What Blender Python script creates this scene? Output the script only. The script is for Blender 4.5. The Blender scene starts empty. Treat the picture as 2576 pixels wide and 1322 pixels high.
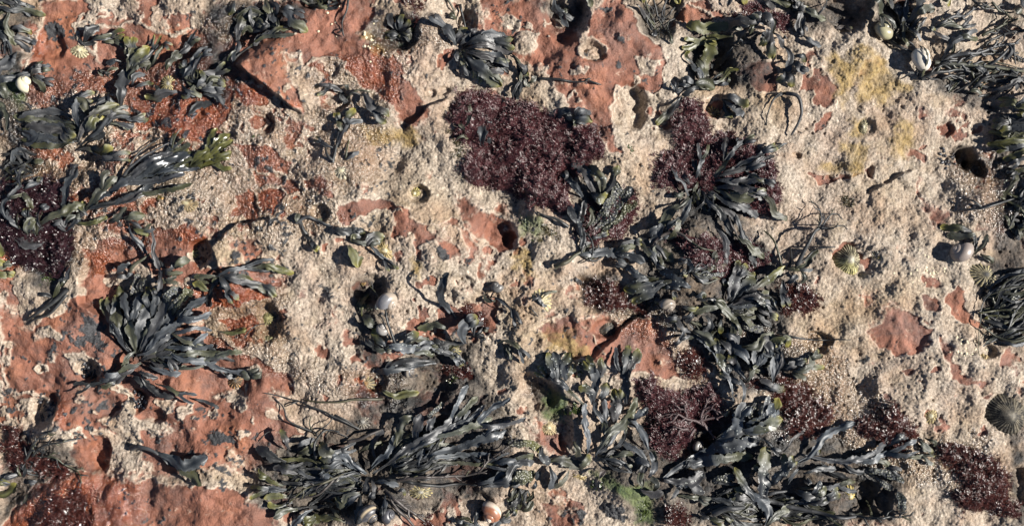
import bpy, math, random
import numpy as np

# ------------------------------------------------------------------ camera, sky, sun, exposure
scene = bpy.context.scene
COL = scene.collection
U = 0.00125                      # metres of rock per picture pixel (1024 wide): the frame spans 1.28 m
SUN_EL, SUN_AZ = math.radians(37), math.radians(-3)      # sun to the right of the frame (x+), a little towards the top
cam_d = bpy.data.cameras.new("camera"); cam = bpy.data.objects.new("camera", cam_d); COL.objects.link(cam)
cam.location = (0, 0, 1.60); cam.rotation_euler = (0, 0, 0)
cam_d.sensor_width = 36; cam_d.lens = 45.0; cam_d.clip_start = 0.01; cam_d.clip_end = 200
scene.camera = cam
world = bpy.data.worlds.new("World"); scene.world = world; world.use_nodes = True
wn = world.node_tree.nodes; wl = world.node_tree.links
for n in list(wn): wn.remove(n)
sky = wn.new('ShaderNodeTexSky'); sky.sky_type = 'NISHITA'; sky.sun_disc = False
sky.sun_elevation = SUN_EL; sky.sun_rotation = math.radians(90) - SUN_AZ
sky.altitude = 1500; sky.air_density = 0.55; sky.dust_density = 0.1
bg = wn.new('ShaderNodeBackground'); bg.inputs[1].default_value = 0.05
wo = wn.new('ShaderNodeOutputWorld'); wl.new(sky.outputs[0], bg.inputs[0]); wl.new(bg.outputs[0], wo.inputs[0])
sd = bpy.data.lights.new("sun", 'SUN'); sd.energy = 5.0; sd.angle = math.radians(0.5); sd.color = (1.0, 0.95, 0.88)
so = bpy.data.objects.new("sun", sd); COL.objects.link(so)
so.rotation_euler = (0, math.radians(90) - SUN_EL, SUN_AZ)
scene.view_settings.view_transform = 'Standard'; scene.view_settings.look = 'None'
scene.view_settings.gamma = 1; scene.view_settings.exposure = 1.1
scene.cycles.max_bounces = 5; scene.cycles.diffuse_bounces = 2

# ------------------------------------------------------------------ places: survey tiles -> picture pixels -> metres
TX = {'0': 0, '1': 1000, '2': 2000, '3': 2996}; TY = {'0': 0, '1': 675, '2': 1352}
def P(tile, x, y):
    if tile == 'D': return x * 0.397516, y * 0.397516
    return (TX[tile[1]] + x / 1.76273) / 4.0, (TY[tile[0]] + y / 1.76273) / 4.0
def pts(tile, s):
    return np.array([P(tile, *map(float, q.split(',')[:2])) for q in s.split()])
TS = 1 / 1.76273 / 4             # tile length -> pixels

# ------------------------------------------------------------------ numpy noise
def _hash(i, j, s):
    h = (i.astype(np.int64) * 374761393 + j.astype(np.int64) * 668265263 + s * 1442695041) & 0xffffffff
    h = ((h ^ (h >> 13)) * 1274126177) & 0xffffffff
    h = ((h ^ (h >> 16)) * 2246822519) & 0xffffffff
    return ((h ^ (h >> 15)) & 0xffffff) / float(0xffffff)
def vnoise(x, y, s=0):
    i = np.floor(x); j = np.floor(y); u = x - i; v = y - j
    u = u * u * u * (u * (u * 6 - 15) + 10); v = v * v * v * (v * (v * 6 - 15) + 10)
    a = _hash(i, j, s); b = _hash(i + 1, j, s); c = _hash(i, j + 1, s); d = _hash(i + 1, j + 1, s)
    return (a * (1 - u) + b * u) * (1 - v) + (c * (1 - u) + d * u) * v
def fbm(x, y, scale, octv=4, s=0, gain=0.5):
    t = 0; a = 1.0; n = 0
    for k in range(octv):
        f = 2.03 ** k / scale; c, q = math.cos(k * 1.1 + s), math.sin(k * 1.1 + s)
        t = t + a * (vnoise((x * c - y * q) * f + 17.3 * k, (x * q + y * c) * f + 9.1 * k, s + k) * 2 - 1); n += a; a *= gain
    return t / n
def worley(x, y, scale, s=0, two=False):
    x = x / scale; y = y / scale; i = np.floor(x); j = np.floor(y)
    d1 = np.full(np.shape(x), 9.0); d2 = np.full(np.shape(x), 9.0)
    for a in (-1, 0, 1):
        for b in (-1, 0, 1):
            d = np.hypot(i + a + _hash(i + a, j + b, s) - x, j + b + _hash(i + a, j + b, s + 7) - y)
            d2 = np.minimum(d2, np.maximum(d, d1)); d1 = np.minimum(d1, d)
    return (d1, d2) if two else d1
def sstep(a, b, x):
    t = np.clip((x - a) / (b - a), 0, 1); return t * t * (3 - 2 * t)

def tag(o, label=None, cat=None, group=None, kind=None):
    if label: o['label'] = label
    if cat: o['category'] = cat
    if group: o['group'] = group
    if kind: o['kind'] = kind
    return o
def mesh_obj(name, V, F, mat=None, parent=None, cols=None, smooth=True, uv=None):
    me = bpy.data.meshes.new(name)
    V = np.asarray(V, dtype=np.float32)
    me.vertices.add(len(V)); me.vertices.foreach_set("co", V.ravel())
    if isinstance(F, np.ndarray):
        n, k = F.shape; me.loops.add(n * k); me.loops.foreach_set("vertex_index", F.ravel().astype(np.int32))
        me.polygons.add(n); me.polygons.foreach_set("loop_start", np.arange(0, n * k, k, dtype=np.int32))
    else:
        ln = [len(f) for f in F]; me.loops.add(sum(ln))
        me.loops.foreach_set("vertex_index", np.array([i for f in F for i in f], dtype=np.int32))
        me.polygons.add(len(F)); me.polygons.foreach_set("loop_start", np.concatenate([[0], np.cumsum(ln)[:-1]]).astype(np.int32))
    me.update(calc_edges=True)
    me.polygons.foreach_set("use_smooth", np.full(len(me.polygons), smooth))
    if cols:
        for nm, arr in cols.items():
            a = me.attributes.new(nm, 'FLOAT_COLOR', 'POINT'); a.data.foreach_set("color", np.asarray(arr, dtype=np.float32).ravel())
    me.validate()
    o = bpy.data.objects.new(name, me); COL.objects.link(o)
    if mat: me.materials.append(mat)
    if parent: o.parent = parent
    return o
def empty(name, loc):
    o = bpy.data.objects.new(name, None); o.location = loc; o.empty_display_size = 0.02; COL.objects.link(o); return o

# ------------------------------------------------------------------ the rock: one sheet, fine where the picture looks, coarser outwards
def axis(lo, hi, step):
    core = np.arange(lo, hi, step); out = [core]
    g = step; p = hi; r = []
    while p < hi + 3500: g *= 1.12; p += g; r.append(p)
    g = step; q = lo; l = []
    while q > lo - 3500: g *= 1.12; q -= g; l.append(q)
    return np.concatenate([l[::-1], core, r])
XS = axis(-28, 1052, 0.8); YS = axis(-24, 549, 0.8)
X, Y = np.meshgrid(XS, YS)
WX = X + fbm(X, Y, 14, 4, 3) * 6; WY = Y + fbm(X, Y, 14, 4, 9) * 6        # ragged borders
WX2 = X + fbm(X, Y, 16, 3, 5) * 2.2; WY2 = Y + fbm(X, Y, 16, 3, 6) * 2.2

def poly_sd(pl, x, y):
    """signed distance to a polygon, positive inside"""
    d = np.full(x.shape, 1e9); ins = np.zeros(x.shape, bool); n = len(pl)
    for k in range(n):
        ax, ay = pl[k]; bx, by = pl[(k + 1) % n]; ex, ey = bx - ax, by - ay
        t = np.clip(((x - ax) * ex + (y - ay) * ey) / (ex * ex + ey * ey + 1e-9), 0, 1)
        d = np.minimum(d, np.hypot(x - ax - t * ex, y - ay - t * ey))
        c = ((ay > y) != (by > y)) & (x < (bx - ax) * (y - ay) / (by - ay + 1e-12) + ax); ins ^= c
    return np.where(ins, d, -d)
def box(pl, m):
    a = np.searchsorted(XS, pl[:, 0].min() - m); b = np.searchsorted(XS, pl[:, 0].max() + m)
    c = np.searchsorted(YS, pl[:, 1].min() - m); d = np.searchsorted(YS, pl[:, 1].max() + m)
    return slice(max(c, 0), d + 1), slice(max(a, 0), b + 1)
def paint(F, tile, s, sign=1, m=26, warp=True):
    pl = pts(tile, s); sl = box(pl, m)
    q = poly_sd(pl, WX[sl] if warp else WX2[sl], WY[sl] if warp else WY2[sl])
    F[sl] = np.maximum(F[sl], q) if sign > 0 else np.minimum(F[sl], -q)

MASKS = """
# bare red rock
r 00 300,0 560,0 620,120 500,180 640,400 800,580 700,640 520,640 420,700 380,800 200,760 160,620 250,300 300,150
r 00 900,640 1100,480 1330,440 1620,560 1939,640 1939,700 1640,640 1600,740 1620,800 1560,900 1600,1000 1500,960 1350,1000 1230,960 1100,900 980,930 900,760
r D 235,70 330,60 420,90 500,70 590,110 600,200 560,260 400,260 240,230
r D 120,0 200,0 260,30 210,60 130,50
n D 90,60 600,90 560,360 100,260
n D 200,600 640,580 700,700 560,980 300,1180 0,1000 0,800
r 00 1640,1000 1939,1040 1980,1200 1820,1210 1700,1080
r 00 1640,400 1939,280 1939,640 1800,600
r 00 620,180 1200,230 1330,440 1100,500 800,560 700,400
r 01 0,200 0,0 620,0 900,0 880,160 800,250 830,330 1000,390 1090,520 1150,600 1230,700 1300,780 1230,860 1160,910 1060,880 1000,740 900,640 680,500 660,440 540,400 440,440 380,480 360,360 270,420 290,520 380,700 380,800 300,720 180,640 -100,540 -200,300
r 01 -100,620 100,640 160,700 130,740 -60,760
r 01 400,480 520,540 500,760 560,780 600,720 580,600 500,450
r 01 0,1030 120,1080 300,1120 280,1220 180,1230 60,1200 0,1170
r 01 0,850 80,810 130,880 60,930
r 02 -120,-40 340,-20 350,100 380,180 520,180 560,260 510,400 570,450 700,440 780,330 720,300 640,260 600,190 640,120 760,-20 860,-20 940,120 980,220 1160,380 1180,450 1140,520 1180,600 1130,640 930,610 810,600 800,720 760,760 780,900 860,1090 780,1080 680,960 600,860 480,800 480,680 380,650 340,540 290,480 140,430 100,380 -100,300
c 02 960,400 1050,400 1150,430 1130,480 1080,530 980,520
c 02 930,520 990,540 990,600 950,600
c 02 490,500 630,495 600,560 490,550
c 02 20,130 100,120 170,180 140,240 20,220
c 02 120,240 270,230 250,340 190,380 100,340
c 02 240,460 340,460 330,560 240,540
c 02 -100,650 300,700 380,800 420,780 480,720 440,660 300,620 0,600
r 02 1220,190 1250,100 1330,30 1500,130 1400,190 1300,180
r 02 1330,30 1540,120 1700,150 1500,10
r 02 1100,890 1280,800 1230,900 1180,920
r 02 1700,420 1939,420 1939,670 1820,660 1780,560 1700,500
r 02 1450,680 1580,680 1560,820 1450,800
r 03 0,420 190,440 190,560 160,660 20,650 0,560
r 03 400,380 470,330 520,400 520,500 620,620 600,720 540,760 360,740 340,640 400,520
r 03 490,800 580,770 540,860 480,920
r 03 440,1200 780,1230 660,1260 520,1290
r 03 1160,1060 1260,1070 1240,1130 1160,1100
r 03 1400,790 1570,760 1590,830 1480,850
r 03 1200,760 1280,830 1220,840
r 03 1500,1270 1640,1040 1740,1100 1740,1180 1600,1322
r 03 800,1200 850,1180 860,1260 810,1250
r 10 960,260 1140,170 1120,280 1000,320
r 10 690,320 760,290 750,340 680,340
r 10 870,480 1100,430 1310,400 1480,480 1460,500 1380,560 1310,600 1340,620 1420,720 1300,760 1290,800 1150,830 1100,760 1000,640 870,700 830,740 720,740 740,800 860,880 760,900 760,980 1000,1100 900,1400 0,1400 0,970 60,980 150,1040 150,1100 240,1140 330,1060 460,1000 540,900 640,880 580,800 600,720 640,620 580,560 700,510
r 10 1400,720 1700,680 1939,660 1939,900 1700,960 1540,960 1460,1050 1310,1100 1300,860 1400,820
r 10 1680,540 1830,510 1830,640 1740,640
r 10 900,1400 1000,1100 1300,1100 1440,1150 1680,1280 1700,1400
c 10 230,1230 280,1140 340,1100 460,1170 400,1220 300,1240
c 10 0,1210 90,1240 80,1322 0,1322
c 10 720,720 810,720 810,780 740,790
c 10 600,460 700,420 850,400 880,470 700,510 690,570 600,560
r 11 470,1100 560,1050 550,1110
r 11 620,250 720,220 880,210 1000,250 1130,280 1130,310 1000,290 880,290 840,300 760,360 700,390 620,340
r 11 1000,300 1150,330 1270,400 1350,410 1450,360 1480,420 1380,400 1400,500 1450,540 1470,620 1400,650 1290,660 1190,620 1130,580 1090,500 1020,480 1050,370
r 11 1430,210 1560,210 1620,300 1740,310 1840,400 1870,480 1800,570 1740,580 1720,520 1600,460 1500,400 1480,280
r 11 1480,430 1540,420 1600,560 1560,660 1490,620 1540,590
r 11 0,560 60,620 80,700 160,720 250,760 130,900 0,920
r 11 380,90 580,70 580,180 400,160
r 11 50,170 200,120 230,160 160,330 60,260
r 12 150,730 240,740 240,840 180,820
r 12 260,1110 500,1010 650,1150 700,1250 780,1322 500,1322 340,1200
r 12 560,1050 750,1010 830,1110 900,1060 1090,1090 1180,1200 1200,1400 800,1400 720,1230
r 12 1380,1240 1450,1290 1480,1400 1360,1322
r 12 -60,300 60,330 90,450 40,550 -60,550
r 13 1200,60 1230,180 1280,260 1400,300 1380,390 1300,400 1240,250 1190,130
r 13 1210,760 1330,770 1330,820 1230,830
r 13 930,970 1000,950 1180,1050 1270,1120 1250,1230 1180,1300 1050,1300 930,1240 830,1130 930,1060
r 13 1360,900 1460,830 1530,870 1500,960 1640,1080 1620,1130 1480,1080 1400,1020
r 13 1200,900 1320,920 1320,1000 1230,990
r 13 1600,380 1840,370 1830,420 1600,420
r 13 570,560 700,500 800,520 860,560 840,720 700,560 590,640
r 20 60,0 1560,0 1850,180 1850,500 1990,560 1990,740 1770,900 1760,960 1600,880 1500,900 1200,960 960,960 540,940 480,780 560,700 440,620 380,500 200,380 60,380 0,360 0,240 70,150 30,30
r 20 -60,1400 100,1180 230,1040 440,960 700,950 980,990 1200,1020 1500,1010 1760,1100 1939,1180 2000,1400
c 20 440,120 560,90 690,170 700,280 640,310 540,250
c 20 780,340 830,330 920,450 990,560 1050,600 1190,600 1190,640 1080,690 1000,650 1000,740 960,970 700,950 740,800 720,720 620,670 630,630 710,640 800,680 720,600 690,570 800,560 860,440
c 20 1260,480 1370,460 1360,530 1240,580
c 20 1080,440 1260,440 1240,500 1160,520
c 20 1520,410 1640,380 1730,400 1720,310 1810,290 1800,430 1720,500
c 20 1000,870 1060,880 1040,950 980,930
c 20 480,640 590,640 590,700 490,700
c 20 1590,800 1650,800 1710,890 1640,880
c 20 1400,900 1560,890 1720,960 1780,1060 1760,1090 1620,1050 1440,1010
c 20 500,400 590,420 560,460 510,440
c 20 0,0 90,30 70,170 0,210
c 20 340,100 380,100 380,150 340,150
c 20 230,200 310,180 310,240 240,250
c 20 640,450 700,500 710,530 650,500
r 21 -20,100 80,190 210,230 270,270 320,400 260,470 300,600 360,660 240,760 180,700 160,760 200,830 160,900 -20,900
r 21 480,370 560,410 540,440
r 21 700,120 770,130 780,180 710,180
r 21 1300,860 1700,840 1800,900 1600,1000 1560,1140 1480,1100 1400,980
r 21 1380,1060 1460,1110 1520,1400 1000,1400 1080,1250 1300,1260
r 21 1320,540 1440,560 1400,660 1300,640
r 21 1600,420 1650,400 1640,470 1600,500
r 21 0,1100 120,1170 240,1400 0,1400
c 21 160,400 300,400 560,500 700,620 600,680 300,600 200,500
r 22 180,570 270,580 400,660 500,740 490,820 360,820 280,760 220,680
r 22 580,30 720,80 800,120 1000,110 1180,100 1250,200 1270,290 1150,300 1000,230 800,250 720,170 620,140
r 22 1400,80 1490,160 1500,230 1440,180
r 22 270,1110 420,1060 580,1180 600,1240 500,1400 380,1400 300,1180
r 23 880,-60 1240,-60 1250,40 1150,110 1050,110 940,60
r 23 1300,0 1400,60 1400,170 1470,200 1550,260 1670,300 1620,360 1560,300 1420,310 1380,180 1330,110
r 23 1190,320 1240,320 1210,360
r 23 1750,150 1830,60 1900,140 1850,210 1750,200
r 23 1900,280 1990,260 1990,380 1880,300
# ochre stain
y 03 510,400 700,400 760,290 860,340 1000,470 1090,560 1180,580 1140,650 1020,660 940,750 820,700 740,600 680,720 580,700 620,600
y 03 650,1000 830,1020 800,1150 780,1220 520,1200 520,1150 680,1140
y 03 1060,840 1150,870 1170,1000 1140,1100 1020,1120 1010,980
y 03 700,850 820,840 820,940 740,980
y 11 1820,650 1939,570 1980,600 1960,780 1860,700
y 11 1150,650 1200,640 1190,780 1160,740
y 12 60,620 130,560 230,640 230,720 180,790 140,700
y 12 300,1180 450,1120 560,1200 620,1290 500,1322 360,1260
y 01 800,900 1150,900 1200,960 1120,1010 900,1020 760,1000
y 01 810,240 900,230 960,380 900,400 820,330
y 22 540,20 620,40 620,120 560,90
y 20 1380,900 1420,900 1400,940
# black lichen-like crust
k 10 480,1200 560,1160 590,1000 720,1040 740,1200 760,1270 600,1260 520,1240
k 10 1650,560 1780,640 1770,680 1680,640
k 10 740,820 820,800 800,880 740,870
k 10 760,640 840,650 780,700
k 11 1310,560 1430,560 1420,650 1330,640
k 11 480,840 550,790 640,920 560,900
k 11 970,190 1030,200 1010,250
k 11 280,170 380,160 370,200 290,210
k 11 0,620 40,640 40,680 0,690
k 11 820,360 880,370 850,400
k 11 1490,600 1580,620 1550,660
k 20 1480,650 1560,620 1680,660 1680,760 1560,770 1500,720
k 20 1700,600 1790,600 1780,680 1720,700
k 20 1380,510 1430,500 1400,540
k 20 1270,820 1340,790 1370,840 1280,850
k 20 1010,690 1160,680 1140,740 1030,720
k 20 480,-40 700,-40 740,50 680,90 540,60
k 20 340,160 430,190 360,200
k 20 1470,770 1550,780 1560,820 1480,800
k 20 700,200 800,200 790,230 720,240
k 22 520,1230 600,1260 580,1340 520,1340
k 22 720,1180 800,1160 920,1190 900,1340 740,1280
k 00 310,160 420,160 480,200 460,260 330,290 310,230
k 00 320,700 390,700 400,760 320,760
k 00 1090,820 1190,820 1180,900 1100,880
k 00 350,480 480,490 500,530 380,540
k 01 100,360 150,360 140,410 110,400
k 01 770,350 830,350 820,400 780,400
k 01 980,490 1050,510 1030,560
k 01 1050,690 1090,700 1080,750
k 01 550,370 620,380 600,420
k 02 700,60 800,20 860,60 800,150 720,180
k 02 760,240 870,240 880,300 800,320
k 02 820,410 880,420 880,520 830,500
k 02 440,220 500,220 500,280 460,260
k 03 570,450 640,490 610,530
k 03 760,530 820,520 820,560 760,570
k 03 720,360 760,360 740,390
k 23 820,150 860,150 860,190 820,190
# wet, deep orange
o 00 200,100 330,300 330,420 200,440 180,300
o 00 1000,680 1330,700 1640,560 1939,620 1939,800 1700,760 1560,900 1400,1000 1100,960 900,820
o 01 0,620 160,660 380,720 420,840 240,740 0,760
o 01 400,460 500,500 540,620 600,700 520,800 430,740 400,560
o 01 680,420 900,460 1000,560 1060,760 960,720 860,600 700,520
o 01 840,120 960,60 1160,100 1200,300 1000,400 860,400 820,260
o 10 960,260 1140,160 1120,280 1000,330
o 10 1300,410 1480,440 1500,520 1400,560 1300,500
o 10 600,560 760,620 700,760 600,860 580,720
o 10 1360,660 1500,760 1939,800 1939,1100 1560,1180 1480,960 1300,860
o 10 0,0 600,0 560,500 500,760 200,700 0,640
o 11 0,100 420,140 400,380 80,340
o 11 0,700 240,760 200,1000 160,1180 0,1180
o 20 250,1000 1000,1000 1060,1200 1000,1400 0,1400 100,1160
o 20 400,380 500,560 440,640 360,560
o 12 560,760 1100,760 1100,1060 800,1000 600,960
o 12 1700,1040 1939,1080 1939,1240 1600,1200
o 21 640,220 900,220 960,440 800,460 640,380
o 22 160,250 240,280 240,440 160,440
o 23 0,260 700,320 800,620 200,760
o 03 1620,960 1760,1060 1720,1322 1560,1322 1640,1200
o 13 1560,0 1939,0 1939,420 1640,380 1560,200
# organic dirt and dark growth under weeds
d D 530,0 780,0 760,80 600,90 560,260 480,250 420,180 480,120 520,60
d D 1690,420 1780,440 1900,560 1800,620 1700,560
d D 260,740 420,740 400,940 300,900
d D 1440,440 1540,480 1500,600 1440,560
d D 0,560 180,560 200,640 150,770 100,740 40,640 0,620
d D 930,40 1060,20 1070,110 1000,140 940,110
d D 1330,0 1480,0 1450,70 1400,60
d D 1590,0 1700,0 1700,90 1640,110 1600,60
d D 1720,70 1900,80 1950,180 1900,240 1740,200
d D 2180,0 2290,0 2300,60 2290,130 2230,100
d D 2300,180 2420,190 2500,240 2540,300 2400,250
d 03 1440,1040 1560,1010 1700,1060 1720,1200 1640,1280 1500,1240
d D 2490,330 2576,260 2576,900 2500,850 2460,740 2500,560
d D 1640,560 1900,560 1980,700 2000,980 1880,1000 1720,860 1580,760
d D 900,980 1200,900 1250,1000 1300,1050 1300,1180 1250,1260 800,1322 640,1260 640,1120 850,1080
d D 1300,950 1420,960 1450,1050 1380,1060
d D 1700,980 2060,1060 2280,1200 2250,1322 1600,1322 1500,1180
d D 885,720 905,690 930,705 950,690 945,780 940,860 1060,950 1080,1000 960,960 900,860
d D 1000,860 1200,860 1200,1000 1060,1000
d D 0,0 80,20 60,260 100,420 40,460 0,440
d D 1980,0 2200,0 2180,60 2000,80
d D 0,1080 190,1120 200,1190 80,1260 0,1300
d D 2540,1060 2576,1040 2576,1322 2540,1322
# green film
g D 30,180 60,220 50,270 20,250
g D 1310,540 1370,550 1350,600 1310,590
g D 1370,980 1430,1000 1420,1060 1370,1040
g D 1480,1190 1640,1220 1640,1300 1560,1240
g D 1610,1250 1650,1250 1640,1320 1600,1310
g D 1620,970 1660,980 1640,1010
g D 1130,80 1160,60 1170,110

# clean bare rock without crust islands
n 20 -60,1400 -60,900 440,900 1000,960 1500,960 1939,1150 2000,1400
n 10 640,480 1480,420 1400,700 1000,700 700,900
n 02 300,-40 1200,-40 1100,400 700,300
n 01 400,-40 850,-40 700,330 420,330

# wet sheen without colour
s D 0,240 120,200 330,150 600,190 760,280 900,230 960,300 1000,420 900,480 700,520 560,520 440,560 260,560 0,700
s D 560,0 640,0 560,260 420,260 480,120
s D 780,180 960,100 1000,40 1120,30 1140,100 1040,160 1000,260 900,240
s D 560,740 720,740 720,860 560,860
s D 1500,740 1700,760 1700,880 1560,860
s D 1960,860 2100,840 2250,1040 2320,1100 2500,1080 2500,1260 2200,1200 2000,1000
s D 2380,420 2560,380 2520,600 2400,560
s D 860,920 1040,920 1000,1020 880,1000

s D 180,420 420,380 640,420 820,460 900,560 700,620 420,600 200,700
s D 520,880 560,740 700,720 760,900 900,980 880,1020 700,940
s 20 200,1040 640,1060 760,1322 100,1340
n 13 900,930 1300,1050 1280,1320 850,1200
n 12 300,1040 1200,1040 1200,1322 300,1322
r D 560,800 640,790 660,860 600,870
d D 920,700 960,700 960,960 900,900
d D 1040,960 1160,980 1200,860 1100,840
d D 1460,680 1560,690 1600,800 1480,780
"""
far = sstep(0, 60, np.maximum.reduce([-X, X - 1024, -Y, Y - 525]))
fn = fbm(X, Y, 90, 4, 21) * 40
fields = {}
for k in 'ryokdgns': fields[k] = np.full(X.shape, -30.0)
fields['r'] = np.where(far > 0, np.maximum(-30, fn * far - 30 * (1 - far)), -30.0)
for line in MASKS.strip().splitlines():
    line = line.strip()
    if not line or line[0] == '#': continue
    k, tile, rest = line.split(' ', 2)
    if k == 'c': paint(fields['r'], tile, rest, -1)
    else: paint(fields[k], tile, rest)
# small windows of bare rock in the crust and crust islands on the rock
wr = worley(X + fbm(X, Y, 9, 3, 31) * 7, Y + fbm(X, Y, 9, 3, 32) * 7, 34, 41)
isl0 = (fbm(X, Y, 26, 5, 57, 0.6) - 0.42 + 0.5 * fbm(X, Y, 90, 2, 58) - 0.6 * sstep(-6, 6, fields['n'])) * 26
isl = (-0.6 * sstep(-6, 6, fields['n']) + 0.02 + 0.42 * fbm(X, Y, 70, 2, 44) - wr) * 34
w2 = worley(X + fbm(X, Y, 9, 3, 33) * 7, Y + fbm(X, Y, 9, 3, 34) * 7, 30, 51)
win = np.maximum((-0.06 - 0.13 * sstep(560, 720, X) + 0.5 * fbm(X, Y, 80, 2, 54) - w2) * 30, (fbm(X, Y, 30, 5, 55, 0.6) - 0.36 + 0.55 * fbm(X, Y, 110, 2, 56) - 0.30 * sstep(480, 640, X) + 0.13 * sstep(380, 200, X)) * 26)
R = fields['r'] + fbm(X, Y, 6, 3, 61) * 2.0
R = np.where(R > 0, np.minimum(R, -np.maximum(isl, isl0)), R)
R = np.where((R < -3) & (X < 1200), np.maximum(R, np.minimum(win, -R - 3)), R)
edge = 0.6 + 4.5 * sstep(-0.1, 0.5, fbm(X, Y, 34, 3, 62)); red = sstep(-edge, edge, R + fbm(X, Y, 3, 3, 64) * edge * 1.3)
rim = np.exp(-((R + 1.0) / 0.75) ** 2)
yel = sstep(-5, 6, fields['y'] + fbm(X, Y, 7, 4, 63) * 7)
kb = fields['k'] + fbm(X, Y, 8, 5, 65, 0.65) * 11 - 2.5
spk = (fbm(X, Y, 5, 3, 67) - 0.30) * 10 + fbm(X, Y, 45, 2, 68) * 3 - 2.0
blk = sstep(-0.4, 0.7, np.maximum(kb, spk - 1.1 - 1.5 * sstep(560, 760, X) + (1.0 + 3.5 * fbm(X, Y, 30, 3, 69) - 1.5 * sstep(430, 470, Y)) * sstep(420, 250, X)))
wet = sstep(-8, 8, fields['o'] + fbm(X, Y, 18, 3, 70) * 8)
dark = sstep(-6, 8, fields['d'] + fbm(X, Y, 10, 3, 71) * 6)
sheen = sstep(-10, 10, fields['s'] + fbm(X, Y, 14, 4, 74) * 16)
grn = sstep(-5, 6, fields['g'] + fbm(X, Y, 8, 3, 73) * 7)

# relief, in picture pixels
H = fbm(X, Y, 130, 5, 1, 0.5) * 20 + fbm(X, Y, 52, 4, 91) * 14 + fbm(X, Y, 20, 4, 2) * (1.5 + 3.0 * sstep(-0.2, 0.4, fbm(X, Y, 70, 2, 92)))
RELIEF = """
ledge D 5 20 2170,490 2225,460 2260,440 2310,420
ledge D 8 24 1480,905 1540,850 1600,800 1640,790
ledge D 7 30 560,700 540,620 600,560 700,545
ledge D 6 24 1300,1060 1340,1130 1330,1200
ledge D 7 22 1010,330 1080,270 1130,250
swell D 10 10 -60,1400 40,1270 80,1230 160,1200 240,1190 350,1205 530,1215 620,1240 700,1270 760,1400
ledge D 12 26 770,292 700,240 640,200 588,160
swell D 12 22 590,160 700,60 900,-60 1100,40 1120,260 1000,310 800,280
swell D 6 22 1445,140 1480,60 1520,-40 1590,-40 1620,50 1700,150 1640,240 1560,420 1500,300 1420,160
pit D 1585 245 42 34 20 26
pit D 1640 300 60 60 0 14
ledge D 12 14 230,630 205,700 210,760 260,800
pit 01 1040 230 170 130 0 70
pit 01 600 700 110 90 0 70
pit 01 560 500 80 60 0 30
pit 01 110 870 70 90 0 55
pit 01 1370 640 40 35 0 30
pit 01 1280 660 40 35 0 25
pit 01 500 20 160 50 0 60
pit 02 660 380 100 80 0 75
pit 02 920 760 150 170 20 70
pit 02 960 820 70 90 0 40
pit 02 1540 740 90 80 0 55
pit 02 1480 360 190 180 0 45
pit 03 1560 1110 75 95 20 130
pit 03 1630 1180 60 80 -40 90
pit 03 1500 1060 60 50 0 60
pit 03 830 890 70 70 0 32
pit 03 860 1200 28 50 0 40
pit 03 345 1090 35 22 0 30
pit 03 1400 900 60 60 0 45
pit 10 1420 600 80 110 0 100
pit D 640 815 85 62 0 17
pit D 680 805 30 50 0 22
pit 11 500 310 70 70 0 60
pit 11 1190 175 75 70 0 70
pit 11 1770 460 110 110 0 60
pit 11 1830 500 50 80 -20 40
pit 11 850 850 110 130 0 75
pit 11 870 1000 130 200 0 35
pit 11 1500 800 90 60 0 45
pit 12 740 1120 100 70 0 60
pit 13 740 640 190 140 0 60
pit 12 620 880 160 120 0 45
pit 20 620 230 95 85 30 75
pit 20 290 500 110 130 0 85
pit 20 760 480 80 90 0 38
pit 20 1080 550 100 60 0 45
pit 20 680 820 75 140 0 80
pit 20 950 440 90 90 0 45
pit 20 1680 320 90 90 0 30
pit 20 260 210 28 28 0 25
pit 21 880 290 90 90 0 60
pit 21 1220 380 220 150 -30 50
pit 21 1600 1180 130 110 0 50
pit 21 850 1190 110 90 0 40
pit 22 260 380 150 140 20 90
pit 22 400 640 110 180 0 45
pit 22 470 690 60 120 0 40
pit 22 1400 780 150 100 0 60
pit 23 740 1120 170 130 0 50
pit 23 850 1130 80 130 0 50
pit 23 960 1150 60 120 0 60
pit 23 1920 1040 90 150 0 90
pit 23 1670 90 80 60 0 55
pit 23 1560 50 60 60 0 40
pit 23 1820 540 200 160 0 26
pit D 1420 40 60 70 0 34
pit D 1660 30 60 70 0 26
pit D 2130 20 60 60 0 25
pit D 2240 60 60 60 0 26
pit D 1170 60 30 40 0 20
pit D 2060 860 40 30 0 26
pit D 130 110 30 40 0 14
"""
def pit(tile, x, y, rx, ry, rot, dep, pw=3.0):
    cx, cy = P(tile, x, y); rx *= TS; ry *= TS; dep *= TS
    if tile == 'D': rx *= 0.397516 / TS; ry *= 0.397516 / TS; dep *= 0.397516 / TS
    m = max(rx, ry) * 2.0 + 6; sl = box(np.array([[cx, cy]]), m); a = math.radians(rot)
    wf = min(0.75, 12.0 / max(rx, ry, 1)); wf = 0.25 + 0.5 * sstep(8, 25, max(rx, ry)); dx = WX2[sl] * (1 - wf) + WX[sl] * wf - cx; dy = WY2[sl] * (1 - wf) + WY[sl] * wf - cy
    u = (dx * math.cos(a) + dy * math.sin(a)) / rx; v = (-dx * math.sin(a) + dy * math.cos(a)) / ry
    d = np.hypot(u, v); H[sl] -= dep * (1 - sstep(0.62, 1.12, d))
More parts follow.
